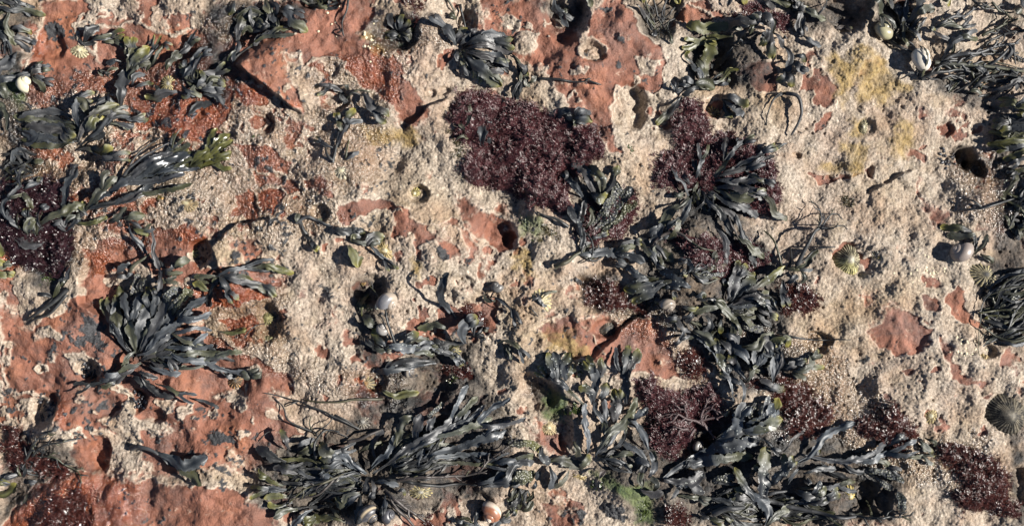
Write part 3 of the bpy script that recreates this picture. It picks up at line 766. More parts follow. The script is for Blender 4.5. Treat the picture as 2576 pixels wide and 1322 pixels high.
WEEDS = """
@ grey strap fronds at the extreme top left corner, tips pale olive
b 60 6 y 00: -60,50 80,75 200,80 330,110
b 50 4 - 00: -40,-10 60,20 160,40 240,90
b 45 4 - 00: 100,-20 180,30 220,60
m 5 40 3 d 00: -60,-20 -60,60 120,30 200,110
@ small grey clump with one olive tip on the left edge above the white snail shell
b 70 6 - 00: 90,100 80,180 100,260 130,330
b 75 6 y 00: 100,215 160,200 230,235
b 60 4 - 00: 0,200 60,280 90,330 80,400
b 60 4 - 00: 110,290 170,320 215,370
b 55 3 - 00: 100,270 200,280 260,310
b 60 4 - 00: 30,440 20,320 0,260
@ bluish grey wrack clump wrapped round the white snail shell at the left edge
b 110 7 - 00: 0,600 30,520 90,440 140,370
b 90 8 - 00: 0,620 60,560 180,560 240,540
b 80 6 f 00: 240,540 300,500 380,480
b 70 5 - 00: 250,540 320,560 400,590
b 70 4 - 00: 240,540 300,600 330,660
b 60 6 - 00: 220,520 270,480 330,450
b 80 4 g 00: -20,640 40,620 60,700
b 70 3 g 00: -20,720 40,760 20,840
@ wide grey green wrack mat with folded straps below the white snail shell, left side
m 14 50 3 d 00: 560,1000 600,900 100,800 150,1000
b 90 5 - 00: 560,870 420,850 260,840 100,820
b 80 6 - 00: 540,830 400,790 280,800 120,850
b 110 7 - 00: 530,960 420,930 300,900 180,900
b 110 6 y 00: 300,900 400,890 460,930 550,990
b 100 6 - 00: 530,1000 400,990 280,960 160,930
b 90 4 - 00: 540,980 420,1020 320,1010 200,1010
b 90 6 - 00: 300,920 240,980 160,1010
b 80 8 y 00: 600,940 560,780 600,700 690,690
b 100 9 g 00: 640,820 620,730 540,740
b 90 9 y 00: 560,1000 620,900 700,820 850,740
b 80 9 Y 00: 600,960 700,860 760,830
b 80 7 y 00: 560,1020 700,930 800,830 900,770
b 70 8 g 00: 700,860 800,790 930,780
b 70 6 yf 00: 760,890 860,830 960,850 1050,820
b 60 5 - 00: 820,860 920,890 950,870
b 60 5 - 00: 780,870 880,880 920,920
b 70 4 d 00: 560,1040 640,1000 760,940
b 90 5 Y 00: 550,1060 650,1040 740,1060 830,1050
b 60 6 y 00: 640,1060 740,1110 830,1120 960,1100
b 70 8 y 00: 790,740 780,700 750,670
b 60 5 g 00: 0,800 60,780 80,860 60,920
b 60 8 - 00: 700,760 740,720 780,700 820,740
@ dark ragged fronds in the shade at the left edge under the wide grey mat
b 60 4 - 00: 200,1140 160,1070 100,1060
b 70 4 g 00: 220,1140 300,1130
b 80 4 - 00: 60,1150 100,1080 180,1050
b 50 3 - 00: 130,1200 150,1322
b 80 3 - 00: 180,1300 240,1280 280,1240
b 50 4 - 00: 500,1280 520,1200 540,1150
m 10 40 3 d 00: 0,1050 0,1300 250,1080 250,1300
@ grey trumpet shaped frond column with olive blistered top, upper left
b 120 8 - 00: 850,740 870,640 880,560 880,480
b 110 9 Y 00: 900,520 940,400 940,330 920,250
b 90 9 Y 00: 900,500 960,420 1060,330
b 45 8 Y 00: 940,480 1030,420 1100,330 1115,240
b 100 8 g 00: 920,570 930,480 1000,440 1060,420
b 60 7 g 00: 880,400 900,330 880,300
b 50 4 d 00: 1020,500 1060,440 1110,380
b 60 5 - 00: 850,430 800,430 740,440
b 60 6 - 00: 930,600 960,540 1020,520
@ small dark and yellow fronds lying across a pale limpet, upper left
b 90 7 d 00: 590,300 640,230 700,180
b 50 5 Y 00: 620,300 720,270 820,270 900,260
b 60 5 Y 00: 660,280 780,250 900,250
b 50 4 g 00: 730,300 800,290 880,300
b 40 4 d 00: 560,270 600,310 680,300
@ brown withered tuft of short fronds beside the grey trumpet column
m 14 25 4 d 00: 700,480 780,520 660,500 780,560
b 35 4 g 00: 720,520 700,480 680,470
b 35 4 - 00: 740,520 780,480 830,480
@ many leaved dark grey wrack bush with small rounded lobes, upper left of the red ridge
m 22 40 4 d 00: 1300,560 1460,640 1280,420 1600,560
b 80 9 g 00: 1180,500 1220,430 1280,360
b 60 7 - 00: 1240,400 1320,330 1420,240
b 60 7 - 00: 1300,380 1330,300 1400,250
b 50 7 y 00: 1070,460 1110,400 1150,320 1190,290 1220,340
b 60 6 - 00: 1350,560 1320,490 1290,420
b 60 7 - 00: 1360,560 1400,470 1440,390 1520,370
b 60 5 - 00: 1380,540 1360,450 1400,370 1480,350
b 70 6 y 00: 1400,560 1450,520 1540,520 1620,460
b 60 6 - 00: 1340,570 1310,530 1280,500
b 80 6 y 00: 1430,620 1520,580 1600,590
b 80 7 - 00: 1420,640 1500,640 1590,640
b 60 5 y 00: 1380,640 1330,680 1290,680
b 60 5 - 00: 1440,660 1530,680 1590,740
b 70 5 - 00: 1380,600 1380,660 1430,690
b 70 4 d 00: 1330,820 1400,750 1500,730
b 60 7 - 00: 1290,600 1350,650 1400,680
b 60 8 - 00: 1300,560 1360,510 1370,450
b 60 8 y 00: 1400,620 1440,560 1420,500
b 60 8 - 00: 1460,600 1500,550 1560,560
b 45 7 y 00: 950,620 1040,590 1090,590
b 100 6 y 00: 1260,650 1180,670 1100,710 1030,670
b 60 5 g 00: 1100,600 1130,640 1080,690
@ broad grey wrack clump at the top edge whose long tail lies on the red ridge
m 12 50 5 d 00: 1860,60 1920,180 1640,120 1700,260
m 10 50 5 d 01: 60,60 160,180 100,240 330,240
b 70 8 y 00: 1650,0 1640,60 1620,110
b 80 9 y 00: 1670,300 1690,220 1700,150 1710,80
b 60 6 - 00: 1670,270 1680,340 1630,440
t 22 4 d 00: 1640,440 1700,380 1780,330 1860,280 1960,230
b 60 6 - 00: 1700,240 1740,190 1800,220 1870,180
b 60 8 g 00: 1880,200 1830,150 1800,170
b 80 8 - 00: 1880,0 1890,60 1930,100
b 80 7 - 00: 1920,60 1900,140 1880,230
b 60 5 - 00: 1960,230 1860,260 1800,330
b 100 9 - 01: 110,-20 120,60 160,110 170,190
b 110 9 y 01: 200,60 260,100 330,170 420,240
b 70 7 - 01: 230,90 310,80 400,120
b 70 6 - 01: 140,140 120,200 60,220
b 60 7 g 01: 30,150 60,170 110,190
b 60 5 y 01: 60,280 130,250 220,220 250,200
b 40 4 g 01: 0,340 100,280 220,270 330,260
b 60 9 - 01: 180,130 190,60 120,10
b 50 7 - 01: 20,50 10,130 40,200
@ dark weed with a yellow tip at the top edge over a hollow in red rock
b 60 5 Y 01: 380,20 440,10 520,-10 620,-30
b 50 5 d 01: 370,0 450,50 560,60 640,40
m 8 40 4 d 01: 400,-20 640,-20 420,40 640,50
@ thin brown forked twig hanging down from the top edge on bare red rock
t 22 5 d 01: 705,-20 690,80 660,170 655,210
t+ 22 5 d 01: 655,210 645,235 618,242
t+ 20 5 d 01: 655,210 665,250 675,272
@ little rosette of dark fronds in the wet hollow near the top edge
m 12 40 3 d 01: 1030,230 1060,240 940,220 1150,300
b 60 7 - 01: 1030,220 1000,160 1010,110
b 60 8 y 01: 1050,220 1070,160 1095,120
b 60 7 y 01: 1060,230 1110,180 1130,150
b 50 6 y 01: 1050,240 990,240 960,270
b 50 5 - 01: 1070,240 1060,275
b 60 6 - 01: 1060,230 1040,180 1050,130
b 50 5 y 01: 1080,240 1150,200
b 50 5 g 01: 1050,230 1120,240 1130,280
@ large dark wrack rosette with a broad olive tipped blade, above the big maroon turf
m 18 55 5 d 01: 1460,340 1560,400 1480,520 1840,520
t 22 4 d 01: 1380,-20 1430,60 1440,100
t 26 6 d 01: 1480,20 1510,150 1520,200
b 120 10 - 01: 1450,320 1400,240 1340,170 1280,110
b 110 10 y 01: 1450,310 1490,240 1530,190
b 80 8 - 01: 1480,320 1540,250 1560,200
b 70 5 g 01: 1450,130 1420,110 1400,100
b 60 8 - 01: 1560,260 1600,210
b 100 9 - 01: 1620,310 1660,260 1760,270 1840,300
b 110 8 y 01: 1500,330 1620,290 1740,310 1880,310
b 80 7 - 01: 1500,350 1640,330 1760,350 1850,380
b 45 7 d 01: 1840,380 1900,450 1920,540 1880,640 1860,700
b 80 8 - 01: 1520,380 1640,400 1740,440 1830,470
b 80 6 - 01: 1560,360 1680,400 1760,420 1820,480
b 90 8 - 01: 1560,420 1620,480 1700,530 1790,560
b 130 10 y 01: 1510,390 1570,460 1650,530 1780,610
b 80 7 - 01: 1490,390 1500,460 1530,550
b 60 8 - 01: 1470,370 1460,420 1490,440
b 60 7 - 01: 1880,450 1930,500 1930,540
@ dark drooping fronds in the shaded hollow of the wet red ridge
b 70 8 y 01: 660,660 600,610 540,620 470,650
b 60 7 g 01: 700,600 690,640
t 20 6 d 01: 660,700 760,640 860,650
b 110 7 yf 01: 790,660 860,730 920,800 980,860
t 24 5 d 01: 660,700 720,650 800,680
b 60 5 d 01: 640,640 650,700 690,720
@ slender upright frond with three olive lobes below the wet red ridge
b 90 7 - 01: 620,1040 650,950 690,860 680,820
b 70 8 Y 01: 660,940 640,860 610,790
b 70 8 Y 01: 680,880 700,820 740,760
b 60 6 - 01: 680,880 740,860 800,850
b 50 5 y 01: 590,1040 520,1010 450,970
t 30 4 d 01: 590,1150 610,1040 630,900
t 22 4 d 01: 680,1130 690,1040 700,980
b 40 4 - 01: 680,1130 740,1100 775,1070
t 30 4 d 01: 600,1140 560,1100 530,1020
@ single curled pale green frond lying on the upper left of the big maroon turf
b 60 12 g 01: 1520,900 1550,850 1560,780 1500,710
b 40 10 g 01: 1520,930 1490,880 1480,860
b 30 9 - 01: 1440,1000 1500,960 1540,980
@ short bluish blade sticking up on the left part of the big maroon turf
b 90 13 - 01: 1640,1030 1640,960 1630,880
b 50 11 - 01: 1680,880 1690,840
b 40 11 - 01: 1680,960 1690,1010
@ ragged forked frond hanging beside the dark crevice at the top edge
b 90 6 f 02: 380,-40 400,40 440,100 510,170
b 40 4 d 02: 480,30 460,80 430,110
@ small crumpled grey frond on the right rim of the big maroon turf
b 80 7 - 02: 520,830 450,810 400,840
b 80 9 - 02: 530,840 580,800 640,810
b 100 8 y 02: 520,840 580,850 650,860
b 60 9 - 02: 520,830 540,790 580,780
b 50 7 - 02: 510,840 520,880 520,915
b 60 7 - 02: 520,850 600,880
@ dark drooping blades with a long thin twig lying on bare red rock, top centre
t 26 3 d 02: 250,560 400,565 540,590 620,580
t+ 20 3 d 02: 620,580 660,595 712,612
t+ 18 4 d 02: 590,585 640,568
b 60 6 Y 02: 170,570 190,500
b 60 6 g 02: 200,590 260,545
b 50 6 d 02: 120,480 140,600 100,710
b 50 5 g 02: 200,540 180,590 210,620
b 40 5 d 02: 70,400 120,440 140,520
@ feathery bluish weed of fine twigs in the shaded gully at the top edge
w 18 8 - 02: 1000,80 1060,150 1110,220 1120,280
w 18 9 - 02: 1080,-20 1110,100 1160,180 1200,250
w 18 9 - 02: 1180,-20 1150,80 1140,160 1110,240
w 16 8 - 02: 1240,40 1180,100 1110,160
w 16 8 - 02: 1240,120 1180,160 1130,200
w 18 7 - 02: 1020,-20 1040,60 1100,130
b 50 7 - 02: 950,50 1010,100 1050,150 1100,190
b 50 7 - 02: 1110,180 1090,240 1070,255
b 40 5 g 02: 1190,200 1200,270 1205,320
b 60 7 y 02: 990,-20 1010,30
@ pair of yellow tipped blades poking from the top edge above the red gully
b 70 7 Y 02: 1230,-60 1250,-10 1270,20
b 80 7 Y 02: 1700,-60 1710,-10 1730,40
b 50 6 - 02: 1620,-30 1610,20 1595,50
b 80 7 - 02: 1860,-40 1900,20 1939,60
b 60 6 d 02: 1180,-30 1240,-10 1200,20
b 60 4 d 02: 620,-30 630,20 640,60
@ hanging olive green blades under a shaded overhang, upper right of centre
b 110 12 G 02: 1700,210 1560,200 1440,195 1310,175
b 80 8 G 02: 1640,260 1500,265 1380,300 1280,320
b 130 11 G 02: 1470,530 1450,430 1480,330 1510,255
b 80 9 g 02: 1440,510 1410,430 1400,400
b 40 9 Y 02: 1370,460 1310,400 1345,345
b 80 5 d 02: 1640,330 1560,420 1520,480
@ arching grey weed that casts a broad shadow, with rounded spoon shaped leaves hanging right
b 110 24 d 03: 160,200 40,160 -80,180 -200,220
b 90 26 - 03: 150,240 110,170 40,140 -20,200
b 70 22 Y 03: 120,210 90,290 60,345
b 80 20 - 03: 160,240 150,170 90,140 0,150
b 100 17 y 03: 150,220 120,320 160,420
b 60 14 - 03: 160,230 200,280 250,340
b 50 14 - 03: 230,280 260,260
b 70 12 - 03: 240,320 280,400 270,480 240,520
b 80 9 y 03: 250,500 230,550 180,575
b 90 9 y 03: 260,520 290,580 290,620
b 80 9 - 03: 290,430 340,470 380,530
b 60 12 y 03: 300,400 360,400 395,445
b 60 9 - 03: 330,480 380,500 400,480
b 60 14 y 03: 110,230 70,270 80,330
b 60 18 - 03: 60,150 0,180 -40,260
b 70 16 d 03: -20,180 -60,280 -80,340
@ silvery spider like clump with a yellow wisp, left of the ochre stained rock
b 70 8 - 02: 1380,600 1330,560 1290,560 1280,610
b 60 7 - 02: 1300,620 1240,640 1220,560
b 110 9 - 02: 1360,600 1440,590 1520,620
b 90 9 - 02: 1420,590 1400,520 1370,490 1380,440
b 45 6 Y 02: 1450,590 1560,560 1620,490 1690,490
b 50 7 - 02: 1540,600 1610,580 1610,530
b 40 6 Y 02: 1500,550 1580,510 1650,470
b 80 9 - 02: 1440,560 1460,480 1490,450
b 60 7 - 02: 1340,610 1290,590 1230,600
b 60 6 d 02: 1400,610 1340,640 1280,670
m 6 35 4 d 02: 1380,600 1440,620 1200,580 1560,640
@ single grey blade with a pale yellow tip pointing down left beside a deep hole
b 80 6 y 02: 1285,675 1230,740 1190,790 1105,875
@ pleated grey fan shaped leaf beside an orange limpet, right of centre top
b 120 9 y 02: 1570,680 1640,690 1690,720 1750,750
b 100 9 - 02: 1570,680 1620,730 1680,790 1720,800
b 80 8 y 02: 1580,690 1600,770 1640,830
@ grey wrack with granular warty tips on the lower right edge of the big maroon turf
b 120 12 s 12: 660,190 620,60 560,-20 500,-90
b 100 10 s 12: 580,200 520,120 470,60 440,10
b 110 11 s 12: 720,180 700,80 640,20 600,-10
b 90 11 sy 12: 720,200 780,100 830,-20
b 120 10 sY 12: 640,170 700,200 780,220
b 90 8 r 12: 620,460 720,330 800,220 840,120
b 95 9 r 12: 640,480 760,340 860,220 930,130
b 95 8 r 12: 640,490 780,370 880,280 970,230
b 80 10 r 12: 700,330 760,240 820,90
b 110 9 sf 12: 570,520 540,400 520,320 510,230
b 80 8 s 12: 560,420 520,320 480,260
b 60 7 - 12: 560,480 570,380 600,220
b 50 8 - 12: 600,420 640,360 640,260
b 60 7 y 12: 640,490 700,470 765,440
b 70 6 - 12: 560,560 580,480 560,400
t 30 3 d 12: 480,410 380,350 290,320 255,300
t 20 9 d 12: 600,440 640,520 640,620 560,665
t 45 3 B 12: 380,692 450,655 560,590 600,540
b 110 7 s 12: 560,600 700,590 820,590 960,570
b 90 7 - 12: 800,590 880,610 1020,655
b 60 6 y 12: 820,560 920,520 1010,520
m 8 35 4 d 12: 560,600 620,640 640,440 760,620
@ silver grey star of long crinkled straps radiating over maroon turf, right of centre
m 16 45 5 d 12: 1400,80 1460,180 1240,300 1640,300
b 60 10 - 12: 1330,190 1280,110 1230,60 1215,-40
b 50 9 - 12: 1340,110 1300,60 1280,0
b 60 12 - 12: 1380,80 1400,0 1430,-100 1440,-200
b 60 11 - 12: 1420,60 1380,-40 1360,-110
b 80 13 f 12: 1480,80 1560,0 1610,-120 1640,-250
b+ 65 13 f 12: 1610,-120 1700,-180 1790,-220
b 80 11 f 12: 1500,70 1620,20 1760,-10 1860,-60
b 60 10 yf 12: 1600,30 1740,-60 1850,-120 1950,-160
b 90 12 - 12: 1490,90 1600,80 1720,120 1870,130
b 100 12 - 12: 1480,110 1620,190 1740,210 1860,150
b 70 9 - 12: 1500,130 1640,130 1760,170 1900,210
b 80 9 - 12: 1480,150 1600,230 1740,280 1820,340
b 60 7 y 12: 1450,170 1500,200 1540,190
b 60 7 y 12: 1440,180 1480,250 1590,320
b 100 9 - 12: 1330,200 1260,270 1180,320 1110,460 1040,500
b 90 9 - 12: 1345,210 1300,310 1220,400 1150,480
b 70 7 d 12: 1420,220 1540,300 1600,400 1640,480
b 60 8 - 12: 1500,250 1620,320 1680,400
b 60 8 - 12: 1640,300 1700,440 1760,560 1810,690
b 80 9 - 12: 1640,460 1740,520 1800,570 1870,630
b 70 8 - 12: 1510,410 1580,500 1590,600 1600,680
t 20 8 B 12: 1590,300 1620,400 1700,540 1710,600
b 60 6 g 12: 1220,160 1250,190 1290,170
b 70 8 g 13: 60,170 130,230 180,310 270,365
b 60 8 - 13: -40,20 80,90 160,120
b 50 8 - 12: 1560,120 1680,90 1800,40
@ broad spotted three lobed grey leaf with yellow rim, above the striped tan snail
b 60 6 y 12: 1260,850 1200,820 1140,820
b 100 8 s 12: 1300,820 1220,760 1140,690 1070,610
b 90 8 s 12: 1010,780 940,720 870,670 805,640
b 100 8 s 12: 1230,790 1130,790 1020,770 900,770
b 110 9 sy 12: 1180,790 1060,820 960,840 870,840
b 100 9 sy 12: 1160,800 1080,840 1010,900 930,940
b 100 7 s 12: 1330,830 1240,790 1140,780
b 45 5 y 12: 1060,860 1110,890 1100,950
b 80 7 - 12: 1080,640 1100,560 1160,600 1220,650
b 70 8 - 12: 1180,640 1120,580 1060,540 980,480
b 50 6 g 12: 1120,720 1060,620 1000,530 970,500
t 40 8 B 12: 1060,580 1120,490 1230,450 1320,500 1380,540
b 60 7 - 12: 1060,520 1120,500 1200,440
t 22 6 d 12: 1330,500 1400,550 1520,580
b 70 5 d 12: 1150,560 1100,620 1120,700
b 60 7 - 12: 1100,690 1080,600 1010,560
@ dark twiggy cluster with warty bud tips between the silver star and the big spotted star
b 50 6 - 12: 1340,720 1420,690 1500,660 1530,590
b 50 6 r 12: 1340,730 1440,740 1540,740 1625,740
b 60 6 r 12: 1380,710 1480,700 1560,690 1640,680
b 50 5 y 12: 1560,760 1590,825
b 60 6 - 12: 1300,740 1340,690 1300,640 1240,650
b 60 5 y 12: 1240,760 1290,710 1300,760
b 40 5 - 12: 1340,740 1400,780 1460,780
b 70 7 g 12: 1500,640 1510,600 1530,580
m 10 25 4 - 12: 1320,720 1380,760 1420,640 1560,780
@ big spotted star shaped wrack with yellow blade tips, right of the striped tan snail
m 18 45 4 d 12: 1560,940 1620,1000 1340,900 1760,1100
m 10 45 4 d 13: -150,980 -100,1060 0,900 180,1100
b 130 12 sy 12: 1600,930 1640,820 1680,720 1720,640
b 110 12 sy 12: 1620,930 1700,850 1760,780 1815,735
b 120 9 s 12: 1590,970 1700,950 1800,930 1939,890
b 110 9 - 12: 1600,970 1720,930 1840,900 1920,960 1930,1010
b 80 9 sd 12: 1720,870 1820,800 1900,760 2000,690
b 80 11 sY 13: -40,880 60,810 160,750 255,680
b 80 9 y 13: -120,740 -20,750 60,740
b 110 9 sy 13: -90,910 40,895 120,930 150,1000
b 60 6 Y 13: 60,980 120,1020 205,1050
b 80 8 y 13: 240,780 230,870 260,970
b 60 9 - 13: 250,800 310,770 330,740
b 80 8 - 12: 1560,960 1420,990 1340,1020 1290,1070
b 90 8 g 12: 1490,920 1560,980 1640,1070 1680,1190
b 80 7 - 12: 1450,1030 1480,1090 1440,1170 1380,1200
b 60 6 Y 12: 1560,1060 1550,1120 1550,1175
b 60 7 Y 12: 1270,960 1330,980 1400,990
b 60 6 - 12: 1680,1010 1740,1080 1800,1130
b 80 6 r 12: 1700,1100 1780,1120 1860,1150
b 60 5 d 12: 1800,1010 1860,1060 1920,1110
b 60 6 y 12: 1240,900 1210,870 1220,920
b 60 5 y 12: 1360,900 1410,880 1420,910
@ spiky stand of thin stems with twiggy ends, left of the largest cream limpet
t 26 14 d 13: 230,690 200,580 170,500 105,430
t 40 16 - 13: 330,680 380,560 430,460 480,420 560,425
w 18 15 - 13: 470,430 490,350 470,260 415,225
w 18 14 - 13: 480,430 560,330 640,320
w 16 14 - 13: 520,430 600,400 665,400
w 16 13 - 13: 470,440 480,380 500,310
t 22 10 d 13: 310,700 400,620 470,560 600,548
b 70 8 g 13: 300,700 390,680 440,610 480,570
t 24 9 d 13: 280,690 300,600 305,550
b 45 7 g 13: 360,700 380,760 370,810
b 50 6 - 13: 230,700 330,700 460,680
@ thin looping stem forming an arch on the crust between maroon turf and ochre stain
t 36 12 - 03: 250,660 320,690 350,780 340,860 290,960
t 20 6 d 03: 260,655 170,700 120,800 120,890
t 16 6 d 03: 250,660 200,670 140,730
b 40 5 Y 03: 260,1010 190,1040 110,1055
b 70 6 - 03: -60,1180 30,1130 150,1070
b 40 5 y 03: 90,1020 100,1060 60,1100
@ bushy grey green weed at the top edge beside the ochre stained rock
m 8 45 6 d 03: 200,-20 400,20 100,0 480,140
b 60 8 g 03: 110,0 180,20 300,30
b 80 10 - 03: 340,40 360,100 340,180 380,260
b 70 10 - 03: 360,50 430,100 490,120 545,135
b 60 7 - 03: 380,250 430,290 510,325
b 60 9 y 03: 300,10 330,60 420,70
w 21 9 - 03: 470,120 520,60 560,0
b 50 9 - 03: 400,110 370,180 400,240
b 80 8 d 03: 180,-30 260,20 340,40
b 50 5 B 03: 620,190 680,180 740,210
@ long branched straps sprawling over the two pale snails at the upper right
b 60 16 g 03: 740,-30 860,30 920,130 985,240
t 38 6 d 03: 980,270 1060,340 1150,385
t 30 6 d 03: 1030,240 1080,290 1150,325
b 60 9 - 03: 860,-10 960,20 1050,90 1080,130
b 90 10 g 03: 1110,150 1180,110 1250,70 1300,80
b 80 10 - 03: 1100,180 1150,100 1200,0 1220,-30
b 60 9 - 03: 1090,-30 1085,60 1080,200 1140,320
b 60 9 - 03: 960,-20 1000,40 1080,90
b 30 18 - 03: 1185,340 1210,430 1205,550
b 30 6 d 03: 1060,560 1140,520 1200,540
t 30 6 d 03: 1190,560 1240,420 1180,330
m 10 35 5 d 03: 1060,100 1160,300 1000,0 1260,120
@ tangle of grey branching strips over pink crust at the top right corner
w 40 8 - 03: 1280,220 1400,140 1500,120 1620,30
b 60 9 f 03: 1290,210 1400,190 1480,200 1590,140
b 50 8 - 03: 1240,205 1330,280 1400,300 1390,400
b 40 7 Y 03: 1240,200 1290,240
b 80 10 - 03: 1330,430 1390,350 1410,300 1520,260 1610,255
w 40 8 - 03: 1300,470 1420,400 1600,380 1740,330 1900,305
w 43 7 - 03: 1290,450 1500,470 1640,480 1960,515
t 32 9 - 03: 1640,480 1740,420 1860,300
w 37 6 d 03: 1500,430 1560,400 1700,380 1860,400 1960,440
b 50 9 - 03: 1800,300 1820,360 1780,430
t 26 7 d 03: 1860,300 1850,380 1870,460
w 31 6 d 03: 1640,250 1760,190 1900,130
w 31 6 d 03: 1960,220 1800,240 1640,320
b 60 8 - 03: 1900,100 1939,180 1920,270
b 60 7 - 03: 1880,-20 1920,30 1970,60
b 70 7 g 03: 1860,60 1910,100
b 70 7 Y 03: 1350,10 1400,50
b 50 7 - 03: 1420,100 1470,120
w 37 5 d 03: 1200,560 1300,520 1500,500 1650,560
b 60 6 - 03: 1560,470 1640,520 1670,555
b 60 7 - 03: 1700,640 1800,620 1860,570 1960,560
b 60 7 g 03: 1890,590 1920,640 1930,710
b 50 6 - 03: 1850,580 1860,650
w 31 6 d 03: 1290,500 1380,440 1500,440
w 31 6 d 03: 1560,640 1640,560 1800,540 1960,590
w 31 5 d 03: 1340,560 1420,540 1560,590
w 27 5 d 03: 1700,20 1760,80 1860,90
w 27 5 d 03: 1560,-10 1640,60 1760,60
b 40 5 g 03: 1520,650 1580,640 1640,660
m 12 30 4 d 03: 1500,500 1960,480 1300,640 1800,700
@ fan of dark olive blades with bright yellow tips on the right edge, upper half
m 12 70 5 d 03: 2050,800 2050,1050 1720,760 1780,1120
b 80 10 G 03: 2020,800 1900,770 1800,720 1745,720
b 60 9 - 03: 1960,660 1870,740 1845,800
b 80 9 Y 03: 2020,860 1930,830 1870,800
b 80 8 y 03: 2020,850 1840,870 1705,865
b 80 10 Y 03: 2020,900 1860,910 1765,945
b 60 7 G 03: 2020,930 1850,960 1700,925
b 80 8 G 03: 2020,960 1860,1000 1690,1010
b 70 9 Y 03: 2010,980 1860,1040 1745,1050
b 70 8 G 03: 2020,1000 1900,1080 1800,1120
b 60 7 - 03: 1990,1100 1900,1130 1840,1180
b 60 6 d 03: 1980,1200 1900,1190 1820,1240
@ wet knob tipped twig with dark fronds at the right edge above the brown grey snail
t 24 6 d 13: 1960,180 1800,230 1640,270 1540,290 1485,298
t+ 24 6 d 13: 1600,270 1540,230 1478,205
b 70 7 d 13: 2000,200 1900,260 1860,310
b 60 7 g 13: 1960,370 1880,420 1885,500
b 60 6 - 13: 2000,420 1900,440 1865,500
b 60 6 - 13: 1980,-30 1900,20 1860,80
m 12 45 5 d 13: 2000,0 2000,500 1740,120 1860,560
@ olive blade and small grey fronds tucked behind the brown grey snail at right
b 90 7 Y 13: 1540,440 1450,425 1335,405
b 80 5 g 13: 1560,460 1460,470 1380,470
b 60 7 g 13: 1560,600 1600,520 1650,460
b 50 5 d 13: 1570,600 1560,520 1550,450
b 50 6 g 13: 1600,600 1660,640 1700,660
@ thick dark curtain of narrow streaming straps on the right edge, middle height
m 22 36 8 - 13: 2000,640 2060,1200 1640,820 1620,1322
m 18 34 10 d 13: 1960,700 2060,1100 1560,1000 1740,1280
b 60 9 y 13: 1850,700 1900,720 1939,740
b 60 7 Y 13: 1760,960 1700,1030 1650,1060
b 60 9 r 13: 1900,860 1840,920 1790,1000
b 50 8 - 13: 1960,780 1800,840 1700,860 1640,920
b 50 8 - 13: 1980,900 1880,960 1820,1060
b 40 8 - 13: 1990,1000 1880,1060 1740,1220
@ trailing stem with dark grey folded blades and yellow tips between two pits, left of centre
t 32 5 - 11: 330,380 410,345 480,370 610,410
b 50 5 d 11: 360,340 380,420 410,480 440,530
b+ 75 5 Yf 11: 430,500 460,540 500,580
b 100 8 d 11: 600,410 680,440 760,430 810,460
b 70 9 g 11: 700,480 780,520 860,530 920,500
b 90 10 sy 11: 820,550 880,490 955,480
b 120 5 G 11: 700,540 740,620 775,695
b 50 6 yf 11: 840,520 900,590 960,640 1010,700
b+ 40 5 y 11: 950,640 1000,660 1055,705
b 50 9 Y 11: 800,490 740,470 735,520
b 50 4 g 11: 340,380 345,310
b 40 4 g 11: 480,370 510,350
b 60 7 y 11: 740,430 790,440 810,470
@ upright curved blade throwing a long shadow across the pale crust, centre
b 85 26 ux 11: 1460,1050 1390,980 1360,880 1375,800 1410,725
@ sprawling shaded wrack with a broad grey arm reaching under the upright curved blade
m 10 60 4 d 21: 1240,60 1500,160 1100,0 1560,40
b 120 16 y 11: 1520,1230 1500,1140 1540,1070 1620,1050
b 50 10 - 11: 1580,1180 1590,1110 1650,1080
b 50 9 - 11: 1590,1180 1640,1120 1690,1130
b 60 8 d 11: 1560,1140 1640,1180 1650,1210
b 80 12 - 11: 1400,1125 1320,1090 1260,1100 1180,1120
b 80 11 sy 11: 1090,1245 1120,1190 1195,1150
b 60 11 g 11: 1100,1230 1150,1200 1190,1160
b 130 9 sc 21: 970,50 1080,60 1200,70 1330,90
b 80 7 sc 21: 1240,60 1380,110 1440,130 1505,185
b 50 7 y 21: 1380,110 1470,150 1500,200
b 100 7 Y 11: 960,1250 900,1190 880,1110
b 80 6 d 11: 940,1300 880,1250 840,1170
b 90 8 g 11: 900,1110 850,1080 800,1020
t 24 10 d 11: 1030,1230 990,1090 960,980 900,910 850,850
w 16 9 - 11: 940,940 880,870 840,820
t 22 5 d 11: 1000,1200 940,1050 900,1020
b 70 6 - 21: 1310,180 1150,190 1040,210 860,232
b 90 6 - 21: 1300,170 1180,160 1060,170 960,200
b 60 5 g 21: 880,60 940,80 1010,60
b 40 4 G 11: 780,1000 800,930 830,880
m 8 30 3 G 11: 760,900 880,1000 780,1060 860,860
@ thin curling frond arched on the crust beside the small dark snail, centre
b 50 9 - 11: 1690,900 1760,920 1840,980 1900,1030 1905,1110
b 70 8 g 11: 1730,930 1680,920 1645,890
t 16 6 d 11: 1700,900 1730,860 1760,870
@ small dark fronds in the rocky notch under the yellow stained limpet, centre
b 50 6 - 12: -20,1230 40,1205 110,1230 160,1280 190,1350
b 40 4 g 12: 20,1240 60,1290 80,1340
m 8 22 3 g 12: 0,1230 80,1230 20,1350 140,1350
b 40 5 - 12: 530,760 560,790 570,820
@ tiny grey star of weed growing on a yellow barnacled limpet, centre right
b 34 5 - 12: 290,960 275,900 250,870
b 26 5 - 12: 290,910 340,870 405,860
b 26 5 - 12: 290,900 240,910 220,930
b 30 5 - 12: 280,920 310,960 330,950
t 14 4 d 12: 200,970 250,1010 270,1040
@ small yellow brown blade with a brown stem lying in the shade below the sprawling wrack
b 80 5 G 21: 930,360 980,390 1060,410 1190,380
t 24 3 B 21: 930,430 740,430 560,445 380,432
@ delicate dark twig network spread on pale crust above the biggest clump, lower centre
t 20 6 d 21: 770,640 640,560 480,490 340,440 200,400 105,378
